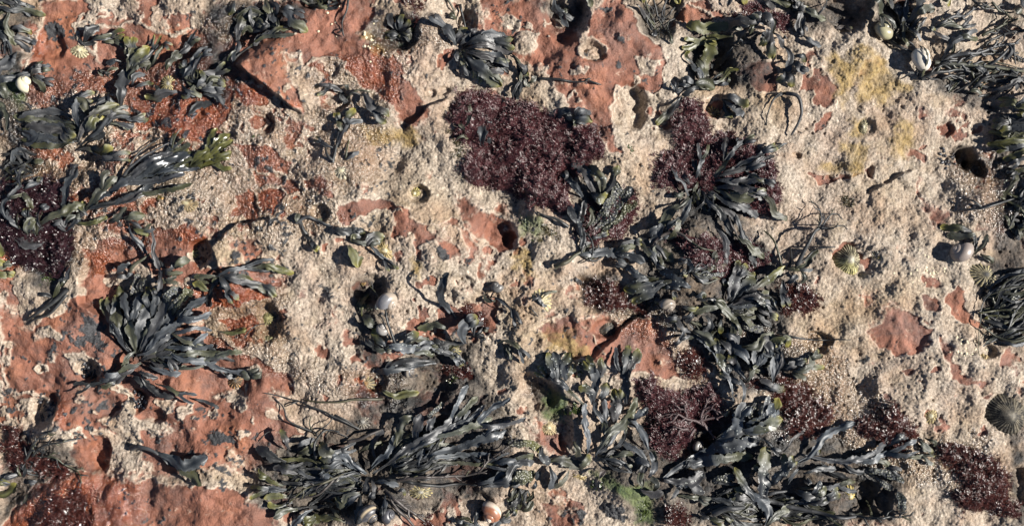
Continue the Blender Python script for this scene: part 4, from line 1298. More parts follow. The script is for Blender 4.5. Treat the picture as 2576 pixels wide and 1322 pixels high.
t+ 16 6 d 21: 340,440 290,460 240,482
t 20 5 d 21: 470,665 360,620 270,560 240,480 160,400
t 16 8 d 21: 470,690 480,650 560,590 605,530
t 16 7 d 21: 440,650 430,600 435,535
t 18 6 d 21: 600,530 690,570 750,630
t 14 6 d 21: 530,690 570,640 620,650 700,700
t 14 4 d 21: 60,720 120,660 180,640
@ biggest wrack clump, a wide spray of blue grey straps at the bottom centre
m 30 45 4 d 21: 760,880 800,1080 180,820 240,1240
m 22 40 6 c 21: 760,900 800,1060 300,860 420,1180
m 18 40 5 d 21: 960,860 1040,940 1250,560 1700,880
m 10 45 6 c 21: 960,900 1000,960 1100,620 1500,640
b 90 13 c 21: 860,960 960,880 1100,790 1240,700 1400,600 1450,520 1480,430 1590,370
b 80 11 c 21: 1000,860 1120,780 1280,700 1420,620 1540,540 1610,420
b 90 12 c 21: 1240,740 1340,680 1480,630 1620,590 1760,530 1910,470
b 90 11 c 21: 1220,830 1340,790 1480,770 1600,720 1720,680 1810,640
b 60 9 c 21: 1400,620 1500,600 1580,500
b 60 9 c 21: 1640,700 1700,640 1840,580
b 70 6 c 21: 1240,860 1380,820 1560,830 1700,850
b 45 7 - 21: 1240,880 1400,860 1560,880 1720,880 1860,850
w 30 11 B 21: 1040,990 1200,960 1400,960 1600,940 1700,840 1830,740 1840,670
t 36 7 d 21: 900,990 1100,1000 1300,1030 1600,1030
b 60 10 c 21: 840,940 920,840 1000,760 1020,680
b 70 10 - 21: 900,880 880,780 900,700 940,640
b 100 12 g 21: 1030,760 1060,640 1090,570 1155,540
b 100 9 - 21: 1160,740 1180,660 1210,520
b 70 9 - 21: 1260,680 1280,600 1310,540
b 50 10 r 21: 1250,560 1290,510 1370,450
b 60 8 - 21: 1180,920 1200,840 1230,760
b 60 8 - 21: 760,800 860,750 940,740
t 38 12 B 21: 690,725 800,690 930,640
b 120 13 cy 21: 820,955 740,890 640,850 490,880
b 80 12 c 21: 810,940 720,860 620,810 560,820
b 50 11 - 21: 540,810 640,780 760,760
b 110 12 gy 21: 640,810 560,790 510,720
b 60 11 y 21: 290,780 265,700 225,630
b 110 8 d 21: 260,870 180,830 100,780 50,760
b 60 8 y 21: 380,870 300,890 215,865
b 60 6 - 21: 340,950 240,910 170,900
w 26 12 B 21: 690,940 560,990 440,1020 360,1080 260,1170
t 26 11 B 21: 600,980 540,1050 480,1090 340,1130
b 60 6 G 21: 240,1030 140,980 55,930
b 70 5 Y 21: 260,1060 140,1055 5,1070
b 70 5 G 21: 280,1110 180,1100 110,1110
b 60 5 Y 21: 300,1150 200,1170 140,1140
b 80 7 g 21: 340,1200 260,1200 185,1245
b 130 9 sG 21: 680,1280 560,1250 440,1270 360,1322
b 60 7 c 21: 440,1205 370,1235 290,1330
b 90 10 - 21: 840,970 830,1030 810,1090
b 80 9 c 21: 790,1080 700,1090 660,1150 605,1110
b 80 9 c 21: 790,1090 720,1130 670,1185
b 90 11 d 21: 780,1100 780,1190 770,1280
b 70 10 - 21: 960,1080 960,1160 940,1230
b 60 10 c 21: 870,1010 960,995 1055,1030
b 40 7 y 21: 1040,1070 1085,1050 1100,1095
w 40 9 B 21: 950,1060 1060,1130 1140,1200 1240,1285
t 36 7 B 21: 1000,1140 1090,1220 1180,1330
b 70 7 g 21: 560,1180 600,1200 650,1240
b 60 8 - 21: 340,760 400,720 460,700
b 100 6 d 21: 340,800 420,780 480,740
t 26 9 d 21: 475,840 470,720 530,640 640,650
b 60 9 - 21: 860,980 880,1060 860,1130
b 60 9 c 21: 620,1000 560,960 500,980
b 60 8 c 21: 660,920 600,900 520,940 500,960
@ warty olive and grey straps bridging the two big clumps at the bottom centre
b 80 9 rY 22: 40,710 130,730 210,735 290,790
b 100 7 - 22: -40,870 60,850 150,840 260,840
b 90 10 s 22: 290,760 300,830 350,890
b 110 8 g 22: 340,860 430,840 510,880 600,905
b 90 10 gy 22: 560,920 600,860 640,820
b 130 9 r 22: 60,1030 140,970 250,950
b 90 7 - 21: 1620,1020 1720,980 1820,940 1870,890
b 80 7 - 21: 1640,1035 1780,1010 1939,1000
b 80 9 - 22: -80,1020 40,980 100,900 170,870
b 80 8 - 22: 350,900 370,980 350,1070
b 60 8 g 22: 490,940 440,1010 370,1065
b 50 6 - 22: 250,1000 230,1060
b 70 7 g 22: 520,720 545,780 540,840
b 60 6 d 22: 60,1190 140,1120
b 60 6 g 22: 150,1220 200,1200 235,1150
b 40 6 y 22: 80,1260 120,1210
b 60 8 - 22: 230,960 280,940 260,1000
m 12 40 3 d 22: 100,1040 240,1080 40,1220 220,1240
@ tall upright clump with yellow rounded lobes on grey stalks, right of bottom centre
m 12 40 4 d 22: 680,820 780,860 760,700 960,960
b 75 10 c 22: 620,810 620,680 600,560 600,450
b 50 9 c 22: 590,460 520,390 440,310 400,290
b 70 9 sY 22: 440,305 370,280 310,250 245,210
b 100 11 sy 22: 400,300 370,200 330,90
b 90 11 s 22: 410,290 400,180 375,85
b 110 11 sy 22: 460,290 450,200 495,90
b 60 9 s 22: 470,280 500,210 525,170
b 100 12 sy 22: 650,460 630,370 550,330
b 110 13 sY 22: 660,430 670,300 640,200 590,115
b 80 11 sy 22: 680,300 700,200 705,120
b 90 11 sy 22: 690,420 730,370 755,305
b 80 10 c 22: 740,800 750,650 720,540 700,410
b 130 11 sY 22: 800,610 820,480 840,335
b 60 9 s 22: 790,560 760,490
b 140 10 sy 22: 890,460 880,320 880,200 945,60
b 50 9 - 22: 850,240 810,160 810,55
b 90 13 c 22: 670,800 760,660 860,600 940,500 970,415
b+ 90 12 s 22: 900,580 980,530 1050,490
b 80 9 c 22: 1050,790 1010,680 960,610 900,590
b 60 8 - 22: 760,790 850,740 890,670 880,630
b 60 9 c 22: 670,820 740,740 860,650
b 60 6 - 22: 790,830 880,800 940,820
b 50 6 - 22: 720,840 800,850 880,880 930,910
b 60 8 c 22: 1050,870 980,800 860,730
b 80 9 c 22: 1040,970 1080,880 1075,790
b 70 9 c 22: 1060,900 1000,860 940,850
b 70 8 - 22: 1000,1040 980,960 1030,870
b 100 6 - 22: 980,1045 1060,1090 1145,1070
b 50 6 - 22: 1190,1120 1240,1060 1280,1030
b 50 4 B 22: 700,980 740,920
b 60 6 g 22: 1080,1060 1100,1010 1060,960
@ diagonal wrack branch with broad pleated blades, leading up right from lower centre
m 8 60 5 d 22: 1450,800 1560,700 1740,560 1939,760
b 100 9 cy 22: 1150,985 1280,900 1400,870 1560,840 1785,825
b 120 11 cs 22: 1300,890 1480,800 1640,740 1825,720
b 130 14 cs 22: 1480,800 1620,680 1740,620 1939,570
b 130 15 cs 22: 1540,740 1640,640 1680,520 1745,440
b 100 14 cs 22: 1700,600 1820,560 1950,470
b 45 13 r 22: 1790,570 1750,520 1805,450
b 50 15 r 22: 1830,570 1825,510 1830,450
b 130 12 cy 23: -120,670 40,620 235,565
b 70 12 s 23: -30,580 80,520 140,400
b 90 9 Y 23: 100,540 170,480 210,415
b 60 9 d 23: 0,710 60,720
b 50 6 - 23: 90,690 150,760 215,805
b 110 7 s 22: 1150,990 1260,995 1360,990 1440,940
b 100 6 s 22: 1240,1000 1350,1020 1440,1090
b 60 7 - 22: 1400,860 1430,810 1475,785
b 80 6 r 22: 1500,1010 1570,975 1665,970
b 60 10 - 22: 1300,920 1360,850 1380,840
@ huge forked wrack at the bottom right with spotted green lobes on a thick stalk
m 18 45 4 d 23: 60,1100 160,1322 -200,1000 -400,1322
m 14 45 4 d 23: 140,1150 200,1322 500,1150 700,1322
b 130 15 sy 23: 120,1180 90,1040 100,900 110,750
b 70 13 sy 23: 90,980 60,900 50,870
b 110 14 sy 23: 130,1040 200,930 325,820
b 80 13 sy 23: 160,980 220,900 240,800
b 110 12 c 23: 130,1340 130,1220 60,1130 -60,1060
b 90 10 c 23: 130,1322 200,1240 340,1190
b 90 11 y 23: 60,1160 0,1060 -60,980 -110,900
b 90 11 y 22: 1900,1060 1850,960 1800,870
b 130 9 d 22: 1939,1160 1800,1110 1640,1070
t 46 9 - 23: 140,1150 300,1195 460,1220 620,1245 780,1250
b 50 7 - 23: 300,1200 400,1210 600,1220
b 90 8 sy 23: 300,1190 360,1150 460,1130 610,1090
b 90 11 sy 23: 400,1150 500,1130 645,1065
b 110 12 s 23: 320,1065 400,1095 470,1080 515,1005
t 40 8 - 23: 130,1100 200,1080 280,1080
b 60 5 d 22: 1560,1240 1620,1280 1690,1340
t 60 6 - 22: 1490,1230 1600,1190 1740,1185
b 60 5 - 22: 1470,1120 1560,1130 1640,1140
b 60 5 g 22: 1250,1100 1380,1110 1480,1150
b 50 6 - 23: 280,1040 300,960 345,915
b 50 7 - 23: 350,1050 420,1040 400,980
b 70 7 - 23: 500,1060 620,1030 770,1050
b 60 6 - 23: 380,950 480,910 620,925
b 70 5 d 23: 560,930 640,970 720,1010
w 30 6 d 23: 700,1230 820,1250 1000,1240 1120,1220
b 60 6 d 22: 1580,1270 1500,1260 1400,1240
@ long silver forked branch reaching right across crust and maroon turf, bottom right
b 75 12 c 23: 300,870 400,820 520,690 640,630 745,590
b 75 12 c 23: 360,810 560,850 720,860 880,800 980,700 1070,660
b 60 11 s 23: 960,760 1040,690 1110,690
b 75 11 c 23: 660,870 840,850 1000,800 1190,745
b 70 8 - 23: 860,860 940,870 1010,920 1075,945
b 60 7 - 23: 640,870 760,930 880,930
b 60 6 yg 23: 1080,830 1200,820 1320,855
b 80 8 gy 23: 1200,720 1250,780 1300,800
b 45 9 g 23: 1240,700 1290,720 1310,760
b 70 8 y 23: 440,820 470,790 500,770
b 60 6 r 23: 800,920 890,990 1000,1055
b 75 7 r 23: 830,920 940,950 1085,1000
b 30 7 - 23: 230,790 300,700 420,620
@ pair of warty bud like frond tips standing on the pale crust near the bottom right
b 80 8 r 23: 1060,1230 1050,1140 1030,1065
b 40 10 r 23: 850,1250 845,1150
@ frilly grey green clump with yellow edges above the maroon turf, right of lower centre
m 12 50 5 d 23: 0,100 200,320 -200,0 300,160
b 60 11 c 23: 160,310 180,220 200,120 200,30
b 100 13 c 23: 170,140 130,80 150,0
b 120 13 c 12: 1920,1310 1880,1200 1860,1150
b 80 12 Y 23: 200,30 250,0 270,60
b 90 10 c 23: 40,220 30,130 60,40
b 70 9 c 23: 0,240 60,160 120,100
b 90 8 sy 23: 220,220 300,170 405,170
b 90 8 gy 23: 300,230 400,210 440,120 525,100
b 60 7 Y 23: 380,200 470,200 545,205
b 70 6 g 23: 300,240 370,275 405,270
b 100 9 cy 23: 80,290 150,320 275,355
b 50 9 - 23: 230,80 220,180 150,260
b 55 9 c 22: 1640,440 1620,300 1560,180 1470,60 1380,-30
b 100 9 sy 22: 1600,260 1550,160 1540,80 1555,-10
b 90 10 c 22: 1760,200 1700,110 1640,50 1600,0
b 90 10 y 22: 1730,290 1660,200 1620,105
b 70 9 c 22: 1700,440 1710,330 1680,260
b 60 8 y 22: 1700,330 1620,280 1540,240
b 80 9 c 22: 1730,300 1780,220 1840,140 1870,100
b 90 10 c 22: 1800,200 1850,120 1910,40
b 60 8 - 22: 1940,350 1860,300 1820,280
b 60 10 c 22: 1920,300 1900,180 1939,100
b 60 9 s 22: 1610,250 1600,170
b 100 9 - 12: 1350,1140 1400,1160 1470,1200 1520,1300
b 70 8 - 12: 1340,1150 1270,1110 1230,1040 1165,1080
b 50 7 - 12: 1200,1240 1260,1200 1330,1140
b 80 8 - 12: 1540,1200 1600,1260 1640,1310
b 90 8 - 12: 1560,1160 1620,1180 1680,1230
b 110 8 - 12: 1700,1260 1800,1240 1880,1180 1939,1180
b 90 9 y 12: 1840,1300 1880,1220 1950,1250
b 50 6 g 12: 1170,1070 1220,1080 1260,1130
t 16 5 d 13: 190,1150 300,1180 450,1200 600,1200 715,1200
b 60 6 - 13: 60,1250 120,1220 160,1180
b 80 8 G 13: 130,1230 200,1190 270,1220
m 10 40 4 d 12: 1300,1060 1700,1100 1240,1200 1720,1322
@ glossy black straps fanning out to a wet olive yellow tip on the left
m 10 60 4 W 00: 960,1300 1100,1260 1300,960 1420,1120
b 100 7 GW 00: 1340,1190 1420,1110 1500,1030 1560,920
b 110 8 GW 00: 1330,1190 1440,1110 1540,1030 1645,965
b 90 7 GW 00: 1330,1190 1440,1130 1540,1090 1645,1045
b 90 5 GW 00: 1340,1200 1440,1170 1540,1140 1645,1150
b 110 8 W 00: 860,1322 1060,1200 1250,1100 1400,1100
t 26 8 W 00: 870,1300 960,1180 1120,1060 1240,1000 1290,1030
t 22 6 d 00: 880,1322 980,1120 1060,1020 1140,970
t 20 8 W 00: 1220,1060 1270,960 1305,905
b 60 8 W 00: 920,1300 1100,1220 1280,1190 1430,1140
b 100 8 W 10: 600,300 760,200 900,110 1080,20 1300,-50
b 75 7 W 10: 620,290 800,240 980,190 1140,100 1380,30
b 70 6 W 10: 700,280 860,240 1000,190 1200,130
b 100 8 - 10: 310,390 440,320 560,270 640,270
b 100 8 g 10: 620,300 720,200 780,120 840,40
b 60 5 W 10: 480,440 560,360 620,300
b 50 4 G 10: 540,385 660,380 780,340
b 50 5 Y 10: 640,330 600,260 620,230
b 50 6 g 10: 480,400 540,340 600,340
@ blue grey ribbon fronds rising from dark purple weed at the left edge
m 14 45 5 d 10: 200,440 300,480 100,240 400,340
b 90 10 - 10: 460,290 490,200 510,100 545,-20
b 60 11 - 10: 110,380 60,280 110,200 200,140
b 50 10 - 10: 190,140 140,60 150,-40
b 60 9 - 10: 170,160 240,220 250,300
b 50 8 - 10: 190,150 280,100 290,50
b 60 8 - 10: 180,430 110,360 90,280
b 70 9 y 10: 240,430 230,340 220,270
b 50 9 - 10: 320,440 300,340 330,280 375,255
b 110 7 - 10: 220,460 240,400 290,350
b 60 7 - 10: 380,400 430,380 490,405
b 60 6 - 10: 480,440 450,400 430,360
b 110 5 W 10: 120,480 220,520 320,520
@ olive green blades poking in at the left edge beside the dark purple weed
b 100 8 G 10: -60,500 20,540 45,620
b 70 8 Y 10: -40,660 30,650 70,665
b 70 7 g 10: -40,700 40,690 105,660
b 80 6 G 10: -40,740 60,740 130,740
@ dark stringy weed draped along the rock edge below the purple patch, left
t 44 6 d 10: 500,840 400,930 290,1000 180,1070
t 34 5 d 10: 490,880 370,1010 260,1050 190,1100
b 50 5 d 10: 470,760 420,850 400,930
b 60 5 W 10: 520,680 500,760 440,820
t 20 4 d 10: 400,900 360,960 380,1000
b 40 4 d 10: 290,890 340,880 390,900
@ twisted grey frond with pale fork draped over the edge of the red slab, left
b 90 9 g 10: 780,380 860,350 910,270
b 80 9 - 10: 870,350 950,350 1035,325
b 60 8 - 10: 890,370 960,390 1040,450 1095,400
b 45 9 - 10: 920,370 940,450 1000,530 1040,600
b 50 9 - 10: 1080,400 1095,500 1110,620 1145,740 1150,900
b 60 6 G 10: 930,390 1000,430 1070,460
t 40 8 - 10: 900,740 950,680 1070,590
b 70 6 - 10: 810,740 880,690 940,680
b 60 4 d 10: 1180,700 1130,660 1060,610
b 45 5 - 10: 1140,720 1230,700 1310,640
b 100 8 g 10: 1250,700 1290,655 1355,640
b 50 5 - 10: 1150,730 1240,730 1310,730
b 60 5 g 10: 1100,800 1180,790 1280,775
b 50 5 - 10: 800,745 880,760 930,720
@ great dark brush shaped wrack with warty tips standing on bare red rock, left
m 14 50 5 d 10: 900,1300 1020,1300 800,860 1160,880
m 12 50 6 - 20: 1000,150 1060,100 1240,10 1700,170
b 110 8 d 10: 900,1250 850,1050 840,900 830,820
b 75 9 y 10: 930,1322 880,1220 820,1110 760,1010 705,915
b 80 8 y 10: 920,1300 860,1150 800,1000 775,885
b 80 8 r 10: 930,900 950,810 970,735
b 70 8 r 10: 1000,900 1010,820 1020,760
b 110 12 - 10: 960,1300 960,1150 950,1000 950,860
b 100 10 - 10: 975,1290 1000,1150 1040,1000 1060,900
b 80 11 y 10: 1060,1000 1060,890 1040,825
b 80 11 y 10: 1100,1000 1120,900 1090,840
b 80 10 r 10: 1180,980 1240,880 1300,835
b 95 9 r 10: 1200,1050 1300,920 1385,850
b 110 9 r 10: 1260,1050 1360,970 1450,940
b 70 10 r 10: 1180,1000 1300,900 1320,880
b 100 12 c 10: 985,1290 1060,1180 1150,1050 1200,870
b 90 10 - 10: 1080,1050 1110,940 1150,860
b 80 10 c 10: 1000,1200 1060,1110 1080,1030
b 90 10 c 10: 1000,1310 1100,1200 1190,1100 1250,960
b 100 11 c 10: 1010,1322 1120,1200 1260,1080 1400,1000 1530,950
b 60 9 c 20: 960,120 1100,70 1200,-20 1260,-50 1400,-40 1510,20
b 75 8 c 20: 1170,60 1300,50 1400,60 1510,-10
b 70 7 c 20: 1160,80 1280,110 1420,100 1610,105
b 85 8 c 20: 1200,90 1340,140 1520,160 1785,165
b 60 7 - 20: 1130,90 1220,140 1255,235
b 60 6 - 20: 1480,160 1560,120 1620,100
t 20 5 d 20: 1500,190 1560,240 1600,275
b 80 10 c 20: 1000,170 900,220 820,270 750,280
b 80 8 - 20: 980,190 880,260 800,310 700,310
b 50 6 d 20: 770,290 690,320 600,330 515,355
b 50 5 - 20: 980,230 1060,250 1120,280
b 65 6 d 20: 1000,220 1040,290 1120,380 1245,410
b 50 6 - 20: 1100,310 1230,350 1300,400 1400,430
b 40 5 - 20: 1380,420 1460,440 1550,490
b 80 6 d 20: 940,270 1040,310 1000,340
b 60 7 c 20: 1060,190 1180,230 1290,240
b 70 6 - 20: 980,160 1100,110 1240,60
b 60 7 - 20: 960,90 900,150 880,240
@ smooth dark leaf half over an orange rimmed limpet on red rock, bottom left
b 100 9 g 20: 1640,280 1700,250 1780,260 1855,215
b 50 8 - 20: 1580,240 1610,270 1660,260
@ grey wrack with splayed blades and yellow tips, left of centre above the rock pool
m 8 40 4 d 10: 1560,760 1620,780 1460,820 1700,860
b 50 8 - 10: 1540,770 1640,710 1760,690 1960,680
b 70 7 Y 11: -60,700 80,690 180,690 315,735
b 80 7 d 10: 1560,760 1500,860 1490,970
b 80 9 y 10: 1570,740 1620,820 1640,880 1690,940
b 75 8 y 10: 1580,740 1700,760 1795,785
b 70 7 y 10: 1600,760 1750,800 1860,840 1945,890
b 60 6 - 10: 1560,760 1470,750 1385,760
b 60 6 - 10: 1640,760 1680,720 1660,700
b 70 6 G 10: 1500,860 1440,820 1380,800
t 30 4 - 11: -40,790 50,790 110,815
b 70 5 y 11: 70,800 150,850 195,895
b 50 4 d 10: 1520,800 1440,790 1400,830
@ submerged brown blade with a hair thin stem in the small rock pool
b 80 3 G 10: 1560,1140 1650,1145 1745,1130
t 12 6 d 10: 1730,1190 1790,1110 1870,1090
@ lone smooth dark frond with a forked tip lying on bare red rock, bottom left
t 46 11 - 20: 905,782 990,755 1090,790 1190,835
b 110 12 x 20: 1100,790 1220,845 1300,870 1400,850 1490,812
b+ 110 10 x 20: 1170,825 1280,880 1350,930 1450,1015
b+ 110 11 x 20: 1150,820 1250,870 1330,890 1390,890
@ dark twiggy fronds with tiny bluish leaves at the left edge near the bottom
m 8 30 4 d 20: 60,900 220,860 100,1000 300,960
w 30 7 d 20: 150,880 220,780 300,690 400,640
w 24 6 d 20: 210,840 300,760 440,720 585,700
w 20 5 d 20: 230,830 380,830 460,880 560,950 590,1015
b 60 5 - 20: 20,1000 60,965 120,960
b 60 5 - 20: -20,1000 60,1030
b 50 4 - 20: 180,1020 250,1010
b 40 4 - 20: 220,880 255,905
@ shiny olive frond tip curling in at the bottom left edge
b 110 6 G 20: -60,1120 50,1080 100,1025
b 60 5 G 20: -30,1040 20,1010 60,1020
b 30 3 g 20: 150,1180 180,1140 185,1095
@ small wrack sprig beside the worn brown snail at the bottom centre
b 60 6 - 21: 1450,1260 1500,1280 1560,1310
b 50 6 - 21: 1620,1322 1600,1260 1640,1200
b 50 5 - 21: 1780,1280 1830,1240 1870,1190
b 60 5 g 21: 1860,1240 1840,1160 1820,1120
b 60 5 - 21: 1700,1340 1760,1300 1840,1280
m 8 30 3 d 21: 1440,1230 1500,1330 1600,1322 1700,1322
"""
clump = None; jobs = []
for line in WEEDS.strip().splitlines():
    if line[0] == '@': jobs.append([line[2:].strip(), []]); continue
    head, co_ = line.split(':'); jobs[-1][1].append((head.split(), co_.strip()))
seed = 100
for ci, (label, items) in enumerate(jobs):
    allp = np.vstack([pts(hd[-1], co_) for hd, co_ in items]); o0 = allp.mean(0)
    org = wpos(o0[0], o0[1], float(hgt(o0[0], o0[1])[0]))
    root = tag(empty("seaweed_clump", org), label, "seaweed")
    cur = None; nf = 0
    def flush():
        if cur: cur[0].build(cur[1], cur[2], root, org)
    for hd, co_ in items:
        seed += 17
        if hd[0] == 'm':                                   # an under-layer of many narrow fronds
            n_, w_, h_, fl, tile = int(float(hd[1]) * 1.5), float(hd[2]), float(hd[3]), hd[4], hd[5]
            a, b, c_, d_ = pts(tile, co_)
            flush(); cur = None
            for k in range(n_):
                s1 = rng.random(); s2 = rng.random()
                p0 = a + (b - a) * s1; p2 = c_ + (d_ - c_) * s2; p2 = p0 + (p2 - p0) * rng.uniform(0.45, 1.05)
                v = p2 - p0; bend = rng.uniform(-0.3, 0.3); pm = (p0 + p2) / 2 + np.array([-v[1], v[0]]) * bend
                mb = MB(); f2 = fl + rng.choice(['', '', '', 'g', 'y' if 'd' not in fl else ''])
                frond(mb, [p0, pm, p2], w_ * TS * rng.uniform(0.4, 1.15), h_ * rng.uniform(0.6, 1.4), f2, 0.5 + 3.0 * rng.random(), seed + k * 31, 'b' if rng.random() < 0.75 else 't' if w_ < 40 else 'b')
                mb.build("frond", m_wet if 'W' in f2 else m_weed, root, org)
            continue
        w_, h_, fl, tile = float(hd[1]) * TS, float(hd[2]), hd[3], hd[4]; kind = hd[0][0]
        path = pts(tile, co_)
        lift = 1.2 + min(4.5, nf * 0.16) - (0.8 if 'd' in fl else 0); nf += 1
        if '+' not in hd[0]:
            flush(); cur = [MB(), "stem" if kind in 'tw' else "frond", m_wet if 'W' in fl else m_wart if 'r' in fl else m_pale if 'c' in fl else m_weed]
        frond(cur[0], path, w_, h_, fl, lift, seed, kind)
    flush()
print("fronds", seed)

# ------------------------------------------------------------------ red turf weed: mounds of fine branching threads
def turf_mat(name, c1, c2, rough, tipc):
    m, nt, B = newmat(name); co = nt.nodes.new('ShaderNodeTexCoord').outputs['Object']
    _, a, b, c_, _ = attr(nt, "weed")
    col = ramp(nt, nz(nt, 45, 4, 0.6, co), [(0.3, c1), (0.7, c2)])
    col = mix(nt, mth(nt, 'MULTIPLY', a, 0.6), col, tipc)
    nt.links.new(col, B.inputs['Base Color']); B.inputs['Roughness'].default_value = rough; B.inputs['Specular IOR Level'].default_value = 0.5
    return m
m_turf = turf_mat("maroon_turf_weed", (0.017, 0.0045, 0.005), (0.060, 0.016, 0.017), 0.42, (0.12, 0.045, 0.050))
m_turf2 = turf_mat("wet_maroon_turf_weed", (0.017, 0.004, 0.003), (0.052, 0.013, 0.009), 0.32, (0.09, 0.03, 0.022))
m_turf3 = turf_mat("wet_purple_turf_weed", (0.008, 0.004, 0.005), (0.026, 0.009, 0.011), 0.26, (0.045, 0.018, 0.022))
m_green = turf_mat("green_weed", (0.015, 0.03, 0.004), (0.03, 0.045, 0.007), 0.35, (0.065, 0.08, 0.018))
m_brown = turf_mat("brown_tuft_weed", (0.022, 0.018, 0.008), (0.06, 0.05, 0.02), 0.4, (0.11, 0.09, 0.045))
def turf(name, label, cat, tile, s, mat, dens, ln, wd, mound, seed, base=True, group=None):
    pl = pts(tile, s); c0 = pl.mean(0); r = np.random.RandomState(seed)
    x0, y0 = pl.min(0) - 3; x1, y1 = pl.max(0) + 3; area = (x1 - x0) * (y1 - y0); N = int(area * dens)
    px = r.uniform(x0, x1, N); py = r.uniform(y0, y1, N)
    sdp = poly_sd(pl, px + fbm(px, py, 12, 3, seed) * 7, py + fbm(px, py, 12, 3, seed + 1) * 7)
    thin = fbm(px, py, 22, 3, seed + 2)
    keep = (sdp > -0.5) & (r.rand(N) < np.clip(0.35 + sdp / 7, 0, 1)) & (thin + np.clip(sdp, 0, 10) * 0.05 > -0.22)
    px, py, sdp = px[keep], py[keep], sdp[keep]; N = len(px)
    lump = fbm(px, py, 13, 3, seed + 3) * 0.5 + 0.5
    hm = mound * sstep(0, 12, sdp) * (0.1 + 1.7 * lump)
    z = hgt(px, py) + hm * r.uniform(0.45, 1.0, N)
    cs = 9.0; bx_, by_, bd = px * 0, py * 0, px * 0 + 99            # threads splay from the heart of each little bush
    for a_ in (-1, 0, 1):
        for b_ in (-1, 0, 1):
            i_ = np.floor(px / cs) + a_; j_ = np.floor(py / cs) + b_
            qx = (i_ + _hash(i_, j_, seed)) * cs; qy = (j_ + _hash(i_, j_, seed + 5)) * cs; dd = np.hypot(px - qx, py - qy)
            g_ = dd < bd; bd = np.where(g_, dd, bd); bx_ = np.where(g_, qx, bx_); by_ = np.where(g_, qy, by_)
    bd = np.clip(bd / cs, 0, 1); z = z + mound * 0.55 * (0.45 - bd ** 1.3) * sstep(0, 8, sdp)
    A = np.arctan2(py - by_, px - bx_) + r.normal(0, 0.75, N); el = np.clip(1.25 - bd * 1.5 + r.normal(0, 0.3, N), 0.05, 1.4)
    V = []; F = []; T = []; cnt = 0
    lnv = ln * r.uniform(0.5, 1.25, N)
    def strip(x, y, z_, a, e, l, w, bend):
        nonlocal cnt
        K = 3; rows = []; n_ = len(x)
        for k in range(K + 1):
            t = k / K; aa = a + bend * t; ll = l * t
            cx = x + np.cos(aa) * ll * np.cos(e); cy = y + np.sin(aa) * ll * np.cos(e); cz = z_ + np.sin(e) * ll - 0.25 * l * t * t
            ww = w * (1 - 0.75 * t) * 0.5; nx, ny = -np.sin(aa), np.cos(aa)
            rows.append(np.stack([cx + nx * ww, cy + ny * ww, cz], -1)); rows.append(np.stack([cx - nx * ww, cy - ny * ww, cz + ww * 0.7], -1))
            if k == 1: m1 = (cx, cy, cz, aa)
            if k == 2: m2 = (cx, cy, cz, aa)
        P_ = np.stack(rows, 1).reshape(-1, 3); V.append(P_); S = 2 * (K + 1)
        b = cnt + np.arange(n_)[:, None] * S; f = []
        for k in range(K): f.append(np.stack([b[:, 0] + 2 * k, b[:, 0] + 2 * k + 1, b[:, 0] + 2 * k + 3, b[:, 0] + 2 * k + 2], -1))
        F.append(np.concatenate(f)); T.append(np.tile(np.repeat(np.linspace(0, 1, K + 1), 2), n_)); cnt += n_ * S
        return m1, m2
    m1, m2 = strip(px, py, z, A, el, lnv, wd, r.uniform(-0.9, 0.9, N))
    for sg, (mx, my, mz, ma) in ((1, m1), (-1, m1), (1, m2)):
        strip(mx, my, mz, ma + sg * r.uniform(0.5, 1.1, N), el * 0.8, lnv * 0.5, wd * 0.75, r.uniform(-0.6, 0.6, N))
    V = np.vstack(V); F = np.vstack(F); T = np.concatenate(T)
    # the matted base the threads grow from
    if base:
        gx, gy = np.meshgrid(np.arange(x0, x1, 1.4), np.arange(y0, y1, 1.4)); sg = poly_sd(pl, gx + fbm(gx, gy, 12, 3, seed) * 7, gy + fbm(gx, gy, 12, 3, seed + 1) * 7)
        gz = hgt(gx.ravel(), gy.ravel()).reshape(gx.shape) + mound * 0.62 * sstep(1, 12, sg) * (0.1 + 1.7 * (fbm(gx, gy, 13, 3, seed + 3) * 0.5 + 0.5)) + 0.6 + fbm(gx, gy, 4, 2, seed) * 1.0
        gz = np.where(sg > 2.5, gz, hgt(gx.ravel(), gy.ravel()).reshape(gx.shape) - 3)
        ny_, nx_ = gx.shape; ii = np.arange(nx_ * ny_).reshape(ny_, nx_); q = np.stack([ii[1:, :-1], ii[1:, 1:], ii[:-1, 1:], ii[:-1, :-1]], -1).reshape(-1, 4)
        okq = (sg.ravel()[q] > -1).all(1); q = q[okq]; used, inv = np.unique(q, return_inverse=True)
        bv = np.stack([gx.ravel()[used], gy.ravel()[used], gz.ravel()[used]], -1); F = np.vstack([F, inv.reshape(-1, 4) + len(V)]); V = np.vstack([V, bv]); T = np.concatenate([T, np.zeros(len(bv))])
    org = wpos(c0[0], c0[1], float(hgt(c0[0], c0[1])[0]))
    W = np.stack([(V[:, 0] - CX) * U, (CY - V[:, 1]) * U, V[:, 2] * U], -1) - np.array(org)
    at = np.stack([T, T * 0, T * 0, T * 0 + 1], -1)
    o = mesh_obj(name, W, F, mat, None, {"weed": at}); o.location = org
    return tag(o, label, cat, group)
